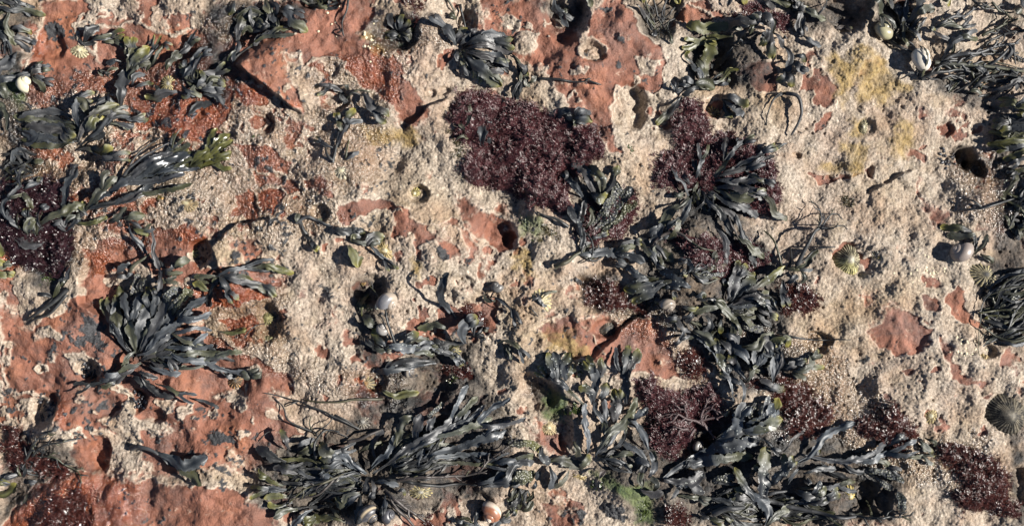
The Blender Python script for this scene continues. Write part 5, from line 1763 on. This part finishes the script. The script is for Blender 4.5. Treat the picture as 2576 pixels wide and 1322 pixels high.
TURFS = [
 ("red_turf_weed", "largest maroon mound of fine bushy turf weed, filling the centre top", "D", "1150,228 1210,215 1300,250 1380,270 1430,300 1500,320 1520,390 1480,420 1440,460 1440,520 1400,540 1330,530 1290,480 1180,475 1150,430 1180,370 1130,350 1120,280", m_turf, 9),
 ("red_turf_weed", "maroon turf patch behind the warty tipped grey wrack, centre", "D", "1480,500 1560,480 1600,470 1620,540 1580,590 1500,620 1440,600 1440,540", m_turf, 6),
 ("red_turf_weed", "maroon turf mat under the silver grey star of straps", "D", "1710,250 1770,250 1790,320 1860,330 1940,390 1965,500 1930,560 1880,540 1760,500 1690,480 1640,470 1640,390 1700,370 1690,330", m_turf, 7),
 ("red_turf_weed", "sparse maroon turf showing between dark twigs below the silver star", "D", "1660,560 1760,580 1900,600 1950,650 1880,720 1760,680 1680,620", m_turf, 5),
 ("red_turf_weed", "reddish turf in the shaded dip left of the striped tan snail", "12", "560,800 680,770 800,790 900,880 1010,920 1080,1050 1000,1050 850,1000 700,980 570,960", m_turf2, 6),
 ("red_turf_weed", "small maroon turf cushion below the largest cream limpet, right", "D", "1960,700 2030,705 2070,750 2040,800 1970,790", m_turf2, 6),
 ("red_turf_weed", "broad maroon turf around a flat purplish sprig, right of the tall upright clump", "22", "950,260 1060,260 1150,320 1250,400 1380,330 1500,300 1560,340 1620,450 1560,560 1500,660 1400,680 1260,880 1140,860 1070,760 1040,650 1040,480 960,440", m_turf, 7),
 ("red_turf_weed", "wet maroon turf climbing the red boulder beside the frilly grey green clump", "22", "1210,120 1300,60 1400,60 1460,160 1480,260 1380,320 1290,300 1220,220", m_turf2, 5),
 ("red_turf_weed", "glossy maroon turf under the frilly grey green clump, lower right", "23", "-20,290 120,260 230,250 400,300 500,400 620,460 600,560 520,680 380,700 260,680 200,600 230,480 100,360 0,350", m_turf2, 7),
 ("red_turf_weed", "crescent of dark red bushy turf between two small striped limpets, lower right", "23", "740,560 860,520 1030,430 1110,520 1150,600 1200,680 1100,760 1060,840 960,800 860,720 780,740", m_turf2, 8),
 ("red_turf_weed", "wine red bushy turf in the bottom right corner region below the black striped limpet", "23", "1310,730 1420,720 1560,740 1700,800 1780,860 1840,1000 1820,1120 1939,1180 1900,1260 1700,1240 1500,1240 1440,1160 1360,1120 1450,1040 1400,940 1330,860", m_turf2, 8),
 ("red_turf_weed", "small wine red turf patch beside bright green weed at the bottom edge", "22", "1150,1160 1280,1150 1330,1220 1360,1360 1160,1360", m_turf2, 6),
 ("red_turf_weed", "large glossy black purple turf on the left edge under ribbon fronds", "10", "-40,40 180,100 330,40 500,80 500,240 520,560 530,640 440,760 300,740 150,700 60,640 -40,400", m_turf3, 6),
 ("red_turf_weed", "maroon turf on the top edge behind the arching grey weed", "03", "-120,60 0,0 120,30 230,80 310,120 300,240 220,220 100,120 -60,130", m_turf, 6),
 ("red_turf_weed", "dark red turf fringe left of the arching grey weed at the top edge", "02", "1560,70 1700,60 1800,40 1939,60 1900,130 1740,130 1600,120", m_turf2, 4),
 ("red_turf_weed", "wine dark turf at the left edge near the bottom around twiggy fronds", "20", "-20,620 100,640 220,780 430,860 540,960 400,1000 240,1000 80,960 -20,900", m_turf2, 5),
 ("red_turf_weed", "low wet purple growth on the bottom left red slab", "20", "380,1080 560,1060 640,1120 620,1200 700,1290 560,1360 420,1330 300,1290 360,1200", m_turf2, 2),
 ("red_turf_weed", "small maroon cushion right of the yellow tipped blade, beside the orange limpet", "02", "1290,690 1400,690 1450,740 1450,820 1370,860 1290,800", m_turf, 6),
 ("red_turf_weed", "dark red turf in shade at the end of the sprawling wrack, centre bottom", "21", "1330,190 1450,180 1560,170 1620,230 1560,300 1440,330 1360,290", m_turf2, 4),
 ("red_turf_weed", "tiny maroon tuft near the bottom edge left of the worn brown snail", "21", "1210,1230 1300,1240 1310,1340 1230,1340", m_turf2, 3),
 ("red_turf_weed", "dark red stringy turf hanging in the wet hollow at the top edge", "01", "1080,-20 1220,-20 1230,90 1180,160 1110,90", m_turf2, 3),
 ("red_turf_weed", "maroon wisps around the upright curved blade base, centre", "11", "1480,960 1560,940 1640,1000 1700,1060 1660,1180 1560,1130", m_turf2, 3),
]
for k, (nm, lb, tile, s, mt_, md) in enumerate(TURFS):
    turf(nm, lb, "red seaweed", tile, s, mt_, 0.85, 5.4, 0.66, md, 400 + k * 9)
GREENS = [
 ("bright green leafy weed at the bottom edge beside a wine red patch", "22", "990,1150 1050,1140 1080,1190 1060,1270 1040,1320 990,1320 980,1240", m_green, 1.4),
 ("dark green weed in the wet hollow below the yellow lobed clump", "22", "390,500 470,470 560,460 575,520 520,550 430,550", m_green, 1.7),
 ("yellowish green sprigs between stalks of the yellow lobed clump", "22", "540,170 590,160 610,230 570,260 540,240", m_green, 1.4),
 ("mossy green weed on the lip left of the warty tipped grey wrack", "12", "130,330 200,330 230,400 220,480 180,450 140,400", m_green, 1.3),
 ("small green tuft in a crust dimple below the red ridge, top centre right", "02", "850,1030 900,1020 910,1080 870,1090", m_green, 1.3),
 ("pair of tiny lime green specks on the largest maroon mound", "02", "310,1080 350,1080 370,1120 330,1130", m_green, 1.2),
 ("flat bright green scrap on the crust left of centre top", "01", "20,960 60,965 110,985 90,995 40,985", m_green, 1.3),
 ("olive brown spiky tuft on pale crust above the largest cream limpet", "13", "640,190 700,170 760,190 770,260 700,270 640,240", m_brown, 1.2),
 ("short brown spiky growth right behind the largest cream limpet", "13", "830,560 900,570 910,640 850,640", m_brown, 1.2),
 ("brown fan of fine weed on the left foot of the largest maroon mound", "01", "1400,930 1480,960 1520,1060 1500,1130 1440,1100 1400,1010", m_brown, 1.1),
 ("green and brown weed among dark fronds at the bottom centre right", "22", "560,1000 640,1000 740,1040 700,1060 600,1040", m_green, 1.3),
 ("green film weed under the upright clump left of the diagonal branch", "22", "1060,720 1130,720 1160,780 1100,790", m_green, 1.0),
 ("bright green bit in the dark hollow beneath the sprawling wrack", "21", "1400,290 1460,285 1470,320 1410,330", m_green, 1.3),
 ("dark green weed at the left edge below the white snail shell", "00", "10,620 60,640 60,720 20,720", m_green, 1.2),
 ("mixed green weed in the purple patch at the left", "10", "270,740 380,740 420,800 340,830 270,800", m_green, 1.2),
 ("brown feathery sprig beside the mossy green lip, centre", "12", "250,360 340,350 400,420 390,490 280,490", m_brown, 1.2),
]
for k, (lb, tile, s, mt_, wd) in enumerate(GREENS):
    turf("green_tuft" if mt_ is m_green else "brown_tuft", lb, "green seaweed" if mt_ is m_green else "brown seaweed", tile, s, mt_, 0.7, 4.0, wd, 2.5, 700 + k * 9, base=False)

# flat purplish sprig spread over the turf
m_flat, nt, B = newmat("purple_sprig"); B.inputs['Base Color'].default_value = (0.065, 0.043, 0.043, 1); B.inputs['Roughness'].default_value = 0.45
bump(nt, B, nz(nt, 200), 0.4, 0.001)
root = tag(empty("purple_sprig", wpos(*P('22', 1340, 560), float(hgt(*P('22', 1340, 560))[0]))), "flat purplish brown many branched sprig spread over maroon turf, lower centre right", "seaweed")
org = tuple(root.location)
for k, s in enumerate(["1480,640 1400,590 1320,560 1250,530 1160,540", "1440,620 1420,540 1460,460 1480,400", "1400,590 1460,570 1520,560 1560,600", "1330,640 1300,640 1260,650 1270,700", "1440,600 1480,650 1510,650", "1320,560 1300,500 1240,500", "1250,530 1220,580 1190,600", "1380,640 1350,680 1330,720", "1440,540 1500,500 1540,540"]):
    mb = MB(); frond(mb, pts('22', s), 4.6, 2, 'B', 9.0, 9000 + k * 7, 'w'); mb.build("frond", m_flat, root, org)

# ------------------------------------------------------------------ limpets
def shell_mat(name):
    m, nt, B = newmat(name); co = nt.nodes.new('ShaderNodeTexCoord').outputs['Object']; c, _, _, _, _ = attr(nt, "tint")
    g = mix(nt, maprange(nt, nz(nt, 260, 4, 0.7, co), 0.35, 0.7, 0, 0.75), c, (0.045, 0.04, 0.03), 'MIX')
    c2 = mix(nt, maprange(nt, nz(nt, 420, 3, 0.6, co), 0.5, 0.8, 0.0, 0.5), g, (0.5, 0.45, 0.33))
    c3 = mix(nt, 0.5, c, c2)
    nt.links.new(c3, B.inputs['Base Color']); B.inputs['Roughness'].default_value = 0.6; B.inputs['Specular IOR Level'].default_value = 0.3
    bump(nt, B, nz(nt, 300, 4, 0.7, co), 0.6, 0.001); return m
m_shell = shell_mat("limpet_shell")
def limpet(label, tile, x, y, rx, ry, rot, hh, ribs, cA, cB, cTop, seed, tone=None, apex=(0.12, 0.0), dz=0.0):
    r = random.Random(seed); px, py = P(tile, x, y); rx *= TS; ry *= TS; NA, NR = ribs * 6, 14; V = []; C_ = []
    z0 = float(np.min(hgt(px + np.array([-rx, 0, rx, 0]) * .6, py + np.array([0, ry, 0, -ry]) * .6))) + 0.5 + dz
    _t, _a = np.meshgrid(np.arange(NR + 1) / NR, np.arange(NA) * 2 * math.pi / NA, indexing='ij'); ER = fbm(_t * np.cos(_a) * rx + seed * 40, _t * np.sin(_a) * ry, max(1.8, rx * 0.2), 3, 5)
    jit = [r.uniform(0.85, 1.15) for _ in range(ribs)]
    a0 = math.radians(rot); patch = r.random() * 6
    for i in range(NR + 1):
        t = i / NR
        for j in range(NA):
            a = 2 * math.pi * j / NA; rb = (j / 6.0) % 1.0; ri = int(j / 6) % ribs
            crest = 0.5 + 0.5 * math.cos(2 * math.pi * (rb - 0.5)); crest *= jit[ri]
            R_ = t * (1 + (0.10 if ribs < 28 else 0.035) * crest * t) * (1 + 0.03 * math.sin(3 * a + seed))
            z = hh * (1 - t ** 1.25) + crest * (0.12 if ribs < 28 else 0.045) * hh * t + 0.35 * math.sin(t * 26) * t * 0.35 - (0.8 if i == NR else 0)
            ax = apex[0] * (1 - t) * rx; ay = apex[1] * (1 - t) * ry
            lx = R_ * rx * math.cos(a) + ax; ly = R_ * ry * math.sin(a) + ay
            wx = lx * math.cos(a0) - ly * math.sin(a0); wy = lx * math.sin(a0) + ly * math.cos(a0)
            V.append((wx * U, -wy * U, z * U))
            k = sstep(0.35, 0.75, crest) * (0.9 if r.random() < 0.9 else 0.2); k *= (0.55 + 0.45 * math.sin(ri * 2.4 + t * 5 + seed)) if ribs >= 28 else (0.8 + 0.2 * math.sin(ri * 3.1 + t * 9))
            band = 0.5 + 0.5 * math.sin(t * 17 + 2 * math.sin(a * 2 + patch))
            col = [cB[q] * (1 - k) + cA[q] * k for q in range(3)]; ks = 0.25 * band
            if tone: kt = sstep(0.0, 0.6, math.sin(a - tone[0])) * tone[2]; col = [col[q] * (1 - kt) + tone[1][q] * kt for q in range(3)]
            tp = 1 - sstep(0.06, 0.34, t); er = float(ER[i, j]); z += er * 0.55; V[-1] = (wx * U, -wy * U, z * U)
            if er > 0.2: col = [col[q] * 0.7 + (0.26, 0.22, 0.15)[q] * 0.3 for q in range(3)]
            elif er < -0.16: col = [col[q] * 0.35 for q in range(3)]
            col = [(col[q] * (1 - 0.35 * ks)) * (1 - tp) + cTop[q] * tp for q in range(3)]
            C_.append((*col, 1))
    Fq = []
    for i in range(1, NR):
        for j in range(NA): jn = (j + 1) % NA; Fq.append((i * NA + j, (i + 1) * NA + j, (i + 1) * NA + jn, i * NA + jn))
    Fq.append(tuple(NA + j for j in range(NA)))
    V = V[:]; Fq = [tuple(f) for f in Fq]
    o = mesh_obj("limpet", V, Fq, m_shell, None, {"tint": C_}); o.location = wpos(px, py, z0)
    return tag(o, label, "limpet", "limpets gripping the rock")
YE = (0.55, 0.45, 0.16); CR = (0.66, 0.58, 0.40); BK = (0.03, 0.032, 0.035); BR = (0.22, 0.12, 0.04); GY = (0.30, 0.29, 0.26); OR = (0.45, 0.24, 0.08)
LIMP = [
 ("pale fan ribbed limpet below a small dark frond, upper left", '00', 550, 345, 70, 58, 20, 4.5, 17, CR, (0.30, .27, .14), CR),
 ("speckled yellowish limpet half hidden by the dark grey wrack bush, upper left", '00', 1185, 590, 55, 60, 0, 4, 18, YE, BK, GY),
 ("boldly black and cream striped limpet at the foot of the slender olive lobed frond", '01', 640, 1205, 85, 62, 0, 6, 14, (0.72, 0.64, 0.46), BK, (0.5, .45, .3)),
 ("cream elongated limpet tucked beneath the large dark rosette at the top", '01', 1580, 510, 40, 95, -35, 5, 18, CR, YE, CR),
 ("small orange edged black limpet beside the pleated fan leaf", '02', 1505, 790, 62, 55, 0, 5, 14, (0.62, 0.42, 0.14), BK, BK),
 ("small yellow black limpet on the ochre stain, right", '03', 808, 890, 46, 60, 0, 6, 18, (0.66, 0.6, 0.36), BK, (.6, .55, .4)),
 ("small yellow limpet in a pock hole on pale crust, centre", '11', 1152, 168, 48, 52, 0, 5, 14, YE, (0.16, .14, .04), CR),
 ("yellow cream ribbed limpet touching the dark folded blade, left of centre", '11', 950, 570, 78, 62, 30, 5.5, 17, (0.62, 0.52, 0.24), (0.30, .20, .08), CR),
 ("wet dark limpet with yellow crest in the shadowed hole above the beige snail", '11', 790, 800, 72, 80, 0, 6, 14, YE, BK, BR),
 ("green spiky limpet at the right wall of the rock pool", '11', 105, 1050, 62, 58, 0, 6, 16, (0.42, 0.42, 0.15), (0.05, .05, .03), (0.3, .3, .15)),
 ("pale green star shaped limpet at the bottom of the rock pool", '11', 110, 1212, 58, 36, 0, 4, 12, (0.45, 0.45, 0.25), (0.10, .09, .05), GY),
 ("largest cream limpet, dark striped left side and white peak, in a round hollow at right", '13', 698, 640, 104, 116, -10, 13, 30, (0.62, 0.56, 0.36), (0.05, .045, .03), (0.50, .46, .36)),
 ("dark wet limpet with yellow ribs beneath the dark curtain, right of the brown grey snail", '13', 1630, 735, 125, 85, 20, 8, 20, (0.50, 0.42, 0.22), BK, BK),
 ("dark limpet with orange rim bumps half under a smooth leaf, left of bottom centre", '20', 1645, 300, 62, 60, 0, 7, 16, OR, BK, (0.08, .07, .06)),
 ("pale yellow flat limpet on red rock left of the yellow lobed clump", '22', 340, 630, 70, 58, 20, 4, 22, (0.50, 0.43, 0.26), (0.38, .28, .14), (0.6, .55, .35)),
 ("small plain cream limpet at the right end of the broad maroon turf", '22', 1600, 500, 40, 52, 0, 6, 18, CR, (0.42, .36, .25), CR),
 ("small brown and cream striped limpet under the dark curtain, far right", '23', 1640, 158, 66, 52, 10, 6, 14, (0.66, 0.52, 0.26), (0.14, .09, .04), OR),
 ("small evenly striped yellow brown limpet left of the black limpet", '23', 1266, 540, 64, 60, 0, 6, 14, (0.60, 0.50, 0.24), (0.16, .11, .05), (0.66, .6, .42)),
 ("largest limpet, black with fine pale ribs, on the lower right edge", '23', 1800, 525, 185, 150, 30, 17, 34, (0.075, 0.066, 0.052), (0.010, .0105, .011), (0.15, .135, .11)),
 ("bright yellow ribbed limpet in the shadow of warty buds, bottom right", '23', 722, 1120, 60, 72, 0, 6, 16, (0.66, 0.55, 0.20), (0.30, .22, .06), CR),
 ("yellow and grey half covered limpet under the big bottom centre clump", '21', 1200, 1075, 80, 48, 0, 5, 16, (0.52, 0.42, 0.16), (0.2, .19, .15), GY),
 ("grey ridged limpet in shade above the big bottom centre clump", '21', 790, 585, 62, 56, 0, 6, 16, (0.34, 0.32, 0.28), (0.06, .05, .04), GY),
 ("wet brown limpet left of a dark hollow, below the sprawling wrack", '21', 800, 320, 85, 75, 0, 7, 14, (0.36, 0.28, 0.12), (0.04, .03, .02), BR),
 ("yellow barnacled limpet under a tiny grey weed star, centre right", '12', 275, 930, 92, 85, 20, 5, 18, (0.56, 0.46, 0.18), (0.42, .37, .27), GY),
 ("dark ribbed limpet lying in the cleft beside the red boulder", '12', 745, 1130, 75, 62, 0, 6, 18, (0.14, 0.12, 0.10), BK, BK),
 ("pale yellow broken limpet below the yellow lobed clump", '22', 580, 975, 62, 36, 0, 3, 12, (0.55, 0.42, 0.16), (0.3, .22, .1), CR),
 ("small black and yellow limpet under the end of the sprawling wrack arm", '11', 1430, 1275, 55, 50, 0, 5, 14, (0.42, 0.36, 0.12), BK, BK),
 ("small greenish limpet in the black mussel pit, left", '10', 1345, 590, 40, 56, 0, 7, 14, (0.50, 0.50, 0.22), (0.12, .12, .05), GY),
 ("small olive limpet at the end of the wet orange patch below black straps", '10', 1150, 210, 42, 30, 0, 3, 12, (0.26, 0.20, 0.06), (0.10, .07, .02), OR),
 ("brownish translucent limpet on pale crust right of the black straps", '10', 1320, 240, 85, 60, 10, 4, 22, (0.28, 0.20, 0.09), (0.16, .11, .05), (0.45, .4, .25)),
]
for k, a in enumerate(LIMP):
    tone = (0.6, (0.60, 0.55, 0.22), 0.6) if 'largest cream' in a[0] else None
    limpet(*a, 50 + k, tone=tone, dz=-4 if 'shadowed hole' in a[0] else 0)

# ------------------------------------------------------------------ snails (winkles and whelks)
def snail_mat():
    m, nt, B = newmat("snail_shell"); co = nt.nodes.new('ShaderNodeTexCoord').outputs['Object']; c, _, _, _, al = attr(nt, "tint")
    g = mix(nt, maprange(nt, nz(nt, 120, 5, 0.7, co), 0.45, 0.75, 0, 0.45), c, (0.28, 0.25, 0.22), 'MIX')
    nt.links.new(mix(nt, 0.9, c, g), B.inputs['Base Color']); B.inputs['Roughness'].default_value = 0.38
    bump(nt, B, nz(nt, 200, 4, 0.6, co), 0.4, 0.0008); return m
m_snail = snail_mat()
m_lip, nt, B = newmat("snail_mouth"); B.inputs['Base Color'].default_value = (0.04, 0.03, 0.025, 1); B.inputs['Roughness'].default_value = 0.5
bump(nt, B, nz(nt, 300), 0.3, 0.0006)
def snail(label, tile, x, y, r_, az, tilt, colf, seed, dz=0.0, cat="snail"):
    """log-spiral shell; az = heading of the apex in the picture (degrees, 0 right, 90 up), tilt of the axis above the rock"""
    px, py = P(tile, x, y); R0 = r_ * TS * 1.08; turns = 3.6; NT, NC = 110, 20; b = math.log(1.95) / (2 * math.pi)
    V = []; C_ = []
    for i in range(NT + 1):
        t = i / NT; phi = (t - 1) * turns * 2 * math.pi; k = math.exp(b * phi)
        cr = 0.44 * k; tr = 0.57 * k; zc = 1.02 * (1 - k)
        for j in range(NC):
            a = 2 * math.pi * j / NC; rr = cr + tr * math.cos(a) * 0.98; zz = zc + tr * math.sin(a) * 1.06
            rr *= 1 + 0.012 * math.sin(a * 14) + 0.006 * math.sin(phi * 23)
            V.append((rr * math.cos(phi), rr * math.sin(phi), zz)); C_.append((*colf(t, math.sin(a), math.cos(a), i), 1))
    V = np.array(V); Fq = []
    for i in range(NT):
        for j in range(NC): jn = (j + 1) % NC; Fq.append((i * NC + j, i * NC + jn, (i + 1) * NC + jn, (i + 1) * NC + j))
    Fq.append(tuple(range(NC - 1, -1, -1)))
    cap = tuple(NT * NC + j for j in range(NC))
    V -= np.array([0, 0, 0.05])
    roll = math.radians(150); cz, sz = math.cos(roll), math.sin(roll); V = V @ np.array([[cz, sz, 0], [-sz, cz, 0], [0, 0, 1]])
    e = math.radians(tilt); az_ = math.radians(az)          # axis z -> direction (cos e cos az, cos e sin az, sin e)
    zA = np.array([math.cos(e) * math.cos(az_), math.cos(e) * math.sin(az_), math.sin(e)]); xA = np.array([-math.sin(az_), math.cos(az_), 0]); yA = np.cross(zA, xA)
    V = (V[:, :1] * xA + V[:, 1:2] * yA + V[:, 2:] * zA) * R0 * U
    mn = V[:, 2].min(); cc = (V.max(0) + V.min(0)) / 2; V[:, 0] -= cc[0]; V[:, 1] -= cc[1]; V[:, 2] -= mn
    g = float(hgt(px, py)[0]) + dz - 0.5
    o = mesh_obj("snail", V, Fq, m_snail, None, {"tint": C_}); o.location = wpos(px, py, g); tag(o, label, cat)
    lip = V[list(cap)]; cen = lip.mean(0); lv = np.vstack([lip, cen + (lip - cen) * 0.82 * 1.0, [cen]]); n = NC
    lf = [(j, (j + 1) % n, n + (j + 1) % n, n + j) for j in range(n)] + [(n + j, n + (j + 1) % n, 2 * n) for j in range(n)]
    nrm = np.cross(lip[5] - cen, lip[0] - cen); nrm /= np.linalg.norm(nrm) + 1e-9; lv[n:] += nrm * 0.0005
    mesh_obj("shell_mouth", lv, lf, m_lip, o)
    return o
def plain(c0, c1, f=14):
    return lambda t, s, c, i: tuple(c0[q] + (c1[q] - c0[q]) * (0.5 + 0.5 * math.sin(i * 0.55 + f * s * 0.1)) * 0.5 + (c1[q] - c0[q]) * 0.5 * sstep(0.2, 0.9, 1 - t) for q in range(3))
def banded(c0, c1, f=9, k=0.5):
    return lambda t, s, c, i: c0 if math.sin(math.atan2(s, c) * f) > k - 0.5 else c1
def twotone(c0, c1):
    return lambda t, s, c, i: c0 if (s > -0.12 or t < 0.72) else c1
WH = (0.55, 0.51, 0.44); DK = (0.035, 0.036, 0.042)
snail("brown grey rounded snail with a white apex spot throwing a long dark shadow, right", '13', 1468, 588, 88, 155, 25, plain((0.20, .165, .145), (0.28, .24, .21)), 1)
snail("round snail with pale green cap under a grey strap, upper right", '03', 942, 215, 76, 75, 40, plain((0.24, .22, .15), (0.42, .40, .22)), 2, 2)
snail("whitest ribbed snail, lying among thin twigs, upper right", '03', 1185, 430, 88, 60, 35, plain(WH, (0.42, .38, .31)), 3, 3)
snail("cream white snail shell at the left edge in grey wrack", '00', 195, 605, 66, 60, 35, plain((0.50, .45, .30), (0.62, .58, .44)), 4, 4)
snail("beige and slate blue round snail in front of the wet dark hole, left of centre", '11', 975, 925, 82, -30, 30, lambda t, s, c, i: (0.30, .25, .20) if t < 0.93 else (0.13, .13, .14), 5, 2)
snail("small dark grey snail above the thin curling frond, centre", '11', 1745, 830, 50, 120, 50, plain((0.075, .072, .068), (0.11, .105, .10)), 6)
snail("small pale grey snail behind an olive blade, left of centre", '11', 938, 1125, 50, 80, 45, plain((0.20, .185, .17), (0.27, .255, .235)), 7, 3)
snail("striped tan snail in the shade under the broad spotted leaf", '12', 1170, 955, 62, -60, 35, banded((0.13, .11, .09), (0.25, .21, .17), 11), 8, 4)
snail("worn brown and white snail with a shiny top at the bottom centre", '21', 1705, 1220, 86, -110, 40, lambda t, s, c, i: (0.24, .095, .05) if (s > 0.2 and t > 0.55) else (0.55, .45, .36), 9, 3)
snail("black snail with cream streaks under the biggest clump at the bottom edge", '21', 840, 1215, 86, -40, 30, banded((0.50, .40, .26), DK, 4, 1.1), 10)
snail("plain dark snail beside the cream streaked one at the bottom edge", '21', 985, 1232, 58, 20, 40, plain(DK, (0.08, .08, .09)), 11, 1)
snail("small grey snail in the shadow below the broad maroon turf", '22', 1412, 775, 46, 0, 50, plain((0.11, .105, .10), (0.20, .19, .17)), 12, 4)
snail("small dark banded snail under the arm of the sprawling wrack", '21', 1120, 235, 46, 0, 30, banded((0.25, .22, .18), DK, 5), 13)
snail("tiny pale snail hidden in a blade beside the beige and slate snail", '11', 915, 960, 30, 0, 40, plain((0.40, .40, .30), (0.6, .58, .45)), 14, 6)

# ------------------------------------------------------------------ mussels and barnacles
m_mus, nt, B = newmat("mussel_shell"); co = nt.nodes.new('ShaderNodeTexCoord').outputs['Object']
nt.links.new(ramp(nt, nz(nt, 150, 4, 0.6, co), [(0.35, (0.012, 0.013, 0.018)), (0.6, (0.05, 0.05, 0.055)), (0.8, (0.22, 0.19, 0.14))]), B.inputs['Base Color']); B.inputs['Roughness'].default_value = 0.3
bump(nt, B, nz(nt, 300), 0.4, 0.0006)
def mussel_mesh():
    V = []; Fq = []; NU, NV = 12, 10
    for i in range(NU + 1):
        t = i / NU; w = math.sin(math.pi * t ** 0.75) ** 0.7 * 0.42 if 0 < t < 1 else 0.01
        for j in range(NV): a = 2 * math.pi * j / NV; V.append((t - 0.5, w * math.cos(a) + 0.12 * math.sin(math.pi * t), w * 0.62 * math.sin(a)))
    for i in range(NU):
        for j in range(NV): jn = (j + 1) % NV; Fq.append((i * NV + j, i * NV + jn, (i + 1) * NV + jn, (i + 1) * NV + j))
    Fq += [tuple(range(NV - 1, -1, -1)), tuple(NU * NV + j for j in range(NV))]
    o = mesh_obj("mussel", np.array(V) * 0.006, Fq, m_mus); return o
m0 = mussel_mesh(); r = random.Random(5); first = True
for label, tile, x, y, rx, ry, n_ in (
    ("small dark mussel packed in the round pit below the black lichen stain, left", '20', 595, 235, 70, 60, 26),
    ("small black mussel in the deepest oval pit near the lower left corner", '20', 280, 500, 75, 100, 28),
    ("small black mussel crowded under the dark brush shaped wrack", '20', 960, 440, 65, 75, 24),
    ("tiny glossy mussel lining the black pit beside the greenish limpet, left", '10', 1415, 610, 50, 75, 16),
    ("small brown mussel in the ragged notch between spotted star and curtain, far right", '03', 1420, 1110, 70, 80, 20)):
    for k in range(n_):
        o = m0 if first else m0.copy()
        if not first: COL.objects.link(o)
        first = False
        a = r.uniform(0, 6.28); q = math.sqrt(r.random()); px, py = P(tile, x + rx * q * math.cos(a), y + ry * q * math.sin(a))
        o.location = wpos(px, py, float(hgt(px, py)[0]) + r.uniform(0.6, 2.0)); o.rotation_euler = (r.uniform(-0.8, 0.8), r.uniform(-0.9, 0.9), r.uniform(0, 6.28))
        s_ = r.uniform(0.55, 1.15); o.scale = (s_, s_, s_); tag(o, label, "mussel", label.split(' in ')[0].split(' crowded')[0].split(' lining')[0].split(' packed')[0] + "s of one pit near " + tile)
m_bar, nt, B = newmat("barnacle_shell"); B.inputs['Base Color'].default_value = (0.68, 0.60, 0.42, 1); B.inputs['Roughness'].default_value = 0.6
bump(nt, B, nz(nt, 400), 0.6, 0.0006)
V = []; Fq = []
for i, (rr, zz) in enumerate(((1, 0), (0.78, 0.5), (0.45, 0.85), (0.30, 0.80), (0.18, 0.45))):
    for j in range(12): a = 2 * math.pi * j / 12; w = rr * (1 + 0.12 * (j % 2) * (1 if i < 2 else 0)); V.append((w * math.cos(a), w * math.sin(a), zz))
for i in range(4):
    for j in range(12): jn = (j + 1) % 12; Fq.append((i * 12 + j, i * 12 + jn, (i + 1) * 12 + jn, (i + 1) * 12 + j))
Fq.append(tuple(48 + j for j in range(12)))
b0 = mesh_obj("barnacle", np.array(V) * 0.0016, Fq, m_bar, smooth=False); first = True
for label, grp, tile, x, y, rx, ry, n_ in (
    ("tiny cream barnacle on the pale crust below left of the brown grey snail", "barnacles below the brown grey snail", '13', 1230, 700, 130, 130, 26),
    ("tiny yellowish barnacle beside the small dark brush rosette hollow at the top", "barnacles by the wet top hollow", '01', 860, 330, 60, 90, 14),
    ("tiny cream barnacle in the broken crust above the black striped limpet", "barnacles above the black limpet", '13', 1520, 1240, 120, 70, 16),
    ("tiny pale barnacle stuck on bare red rock at the top", "barnacles on the top red rock", '01', 600, 200, 240, 130, 7)):
    for k in range(n_):
        o = b0 if first else b0.copy()
        if not first: COL.objects.link(o)
        first = False
        px, py = P(tile, x + r.gauss(0, rx * .6), y + r.gauss(0, ry * .6)); s_ = r.uniform(0.6, 1.25)
        o.location = wpos(px, py, float(hgt(px, py, H)[0]) - 0.2); o.scale = (s_, s_, s_ * r.uniform(0.6, 1)); o.rotation_euler = (r.uniform(-.2, .2), r.uniform(-.2, .2), r.random() * 6)
        tag(o, label, "barnacle", grp)

# standing water in the rock pool
m_pool, nt, B = newmat("pool_water"); out = nt.nodes['Material Output']; nt.nodes.remove(B)
tr = nt.nodes.new('ShaderNodeBsdfTransparent'); tr.inputs[0].default_value = (0.95, 0.92, 0.88, 1)
gl = nt.nodes.new('ShaderNodeBsdfGlossy'); gl.inputs['Roughness'].default_value = 0.06
fr = nt.nodes.new('ShaderNodeLayerWeight')
mx = nt.nodes.new('ShaderNodeMixShader'); nt.links.new(mth(nt, 'ADD', 0.03, mth(nt, 'POWER', fr.outputs['Facing'], 5.0)), mx.inputs[0]); nt.links.new(tr.outputs[0], mx.inputs[1]); nt.links.new(gl.outputs[0], mx.inputs[2]); nt.links.new(mx.outputs[0], out.inputs[0])
co = nt.nodes.new('ShaderNodeTexCoord').outputs['Object']; bn = nt.nodes.new('ShaderNodeBump'); bn.inputs['Strength'].default_value = 1.0; bn.inputs['Distance'].default_value = 0.003
nt.links.new(nz(nt, 45, 3, 0.5, co), bn.inputs['Height']); nt.links.new(bn.outputs[0], gl.inputs['Normal'])
px, py = P('D', 632, 815); zz = float(hgt(px, py)[0]) + 4.0
gx = [(math.cos(a) * 40 * (1 + 0.08 * math.sin(3 * a)), math.sin(a) * 30 * (1 + 0.1 * math.sin(2 * a + 1))) for a in np.linspace(0, 2 * math.pi, 49)[:-1]]
V = [(x * U, -y * U, 0) for x, y in gx] + [(x * U, -y * U, -0.03) for x, y in gx]; n = 48
Fq = [tuple(range(n - 1, -1, -1)), tuple(range(n, 2 * n))] + [(j, (j + 1) % n, n + (j + 1) % n, n + j) for j in range(n)]
o = mesh_obj("pool_water", V, Fq, m_pool, smooth=False); o.location = wpos(px, py, zz); tag(o, "clear water in the small rock pool", "water", kind="structure")
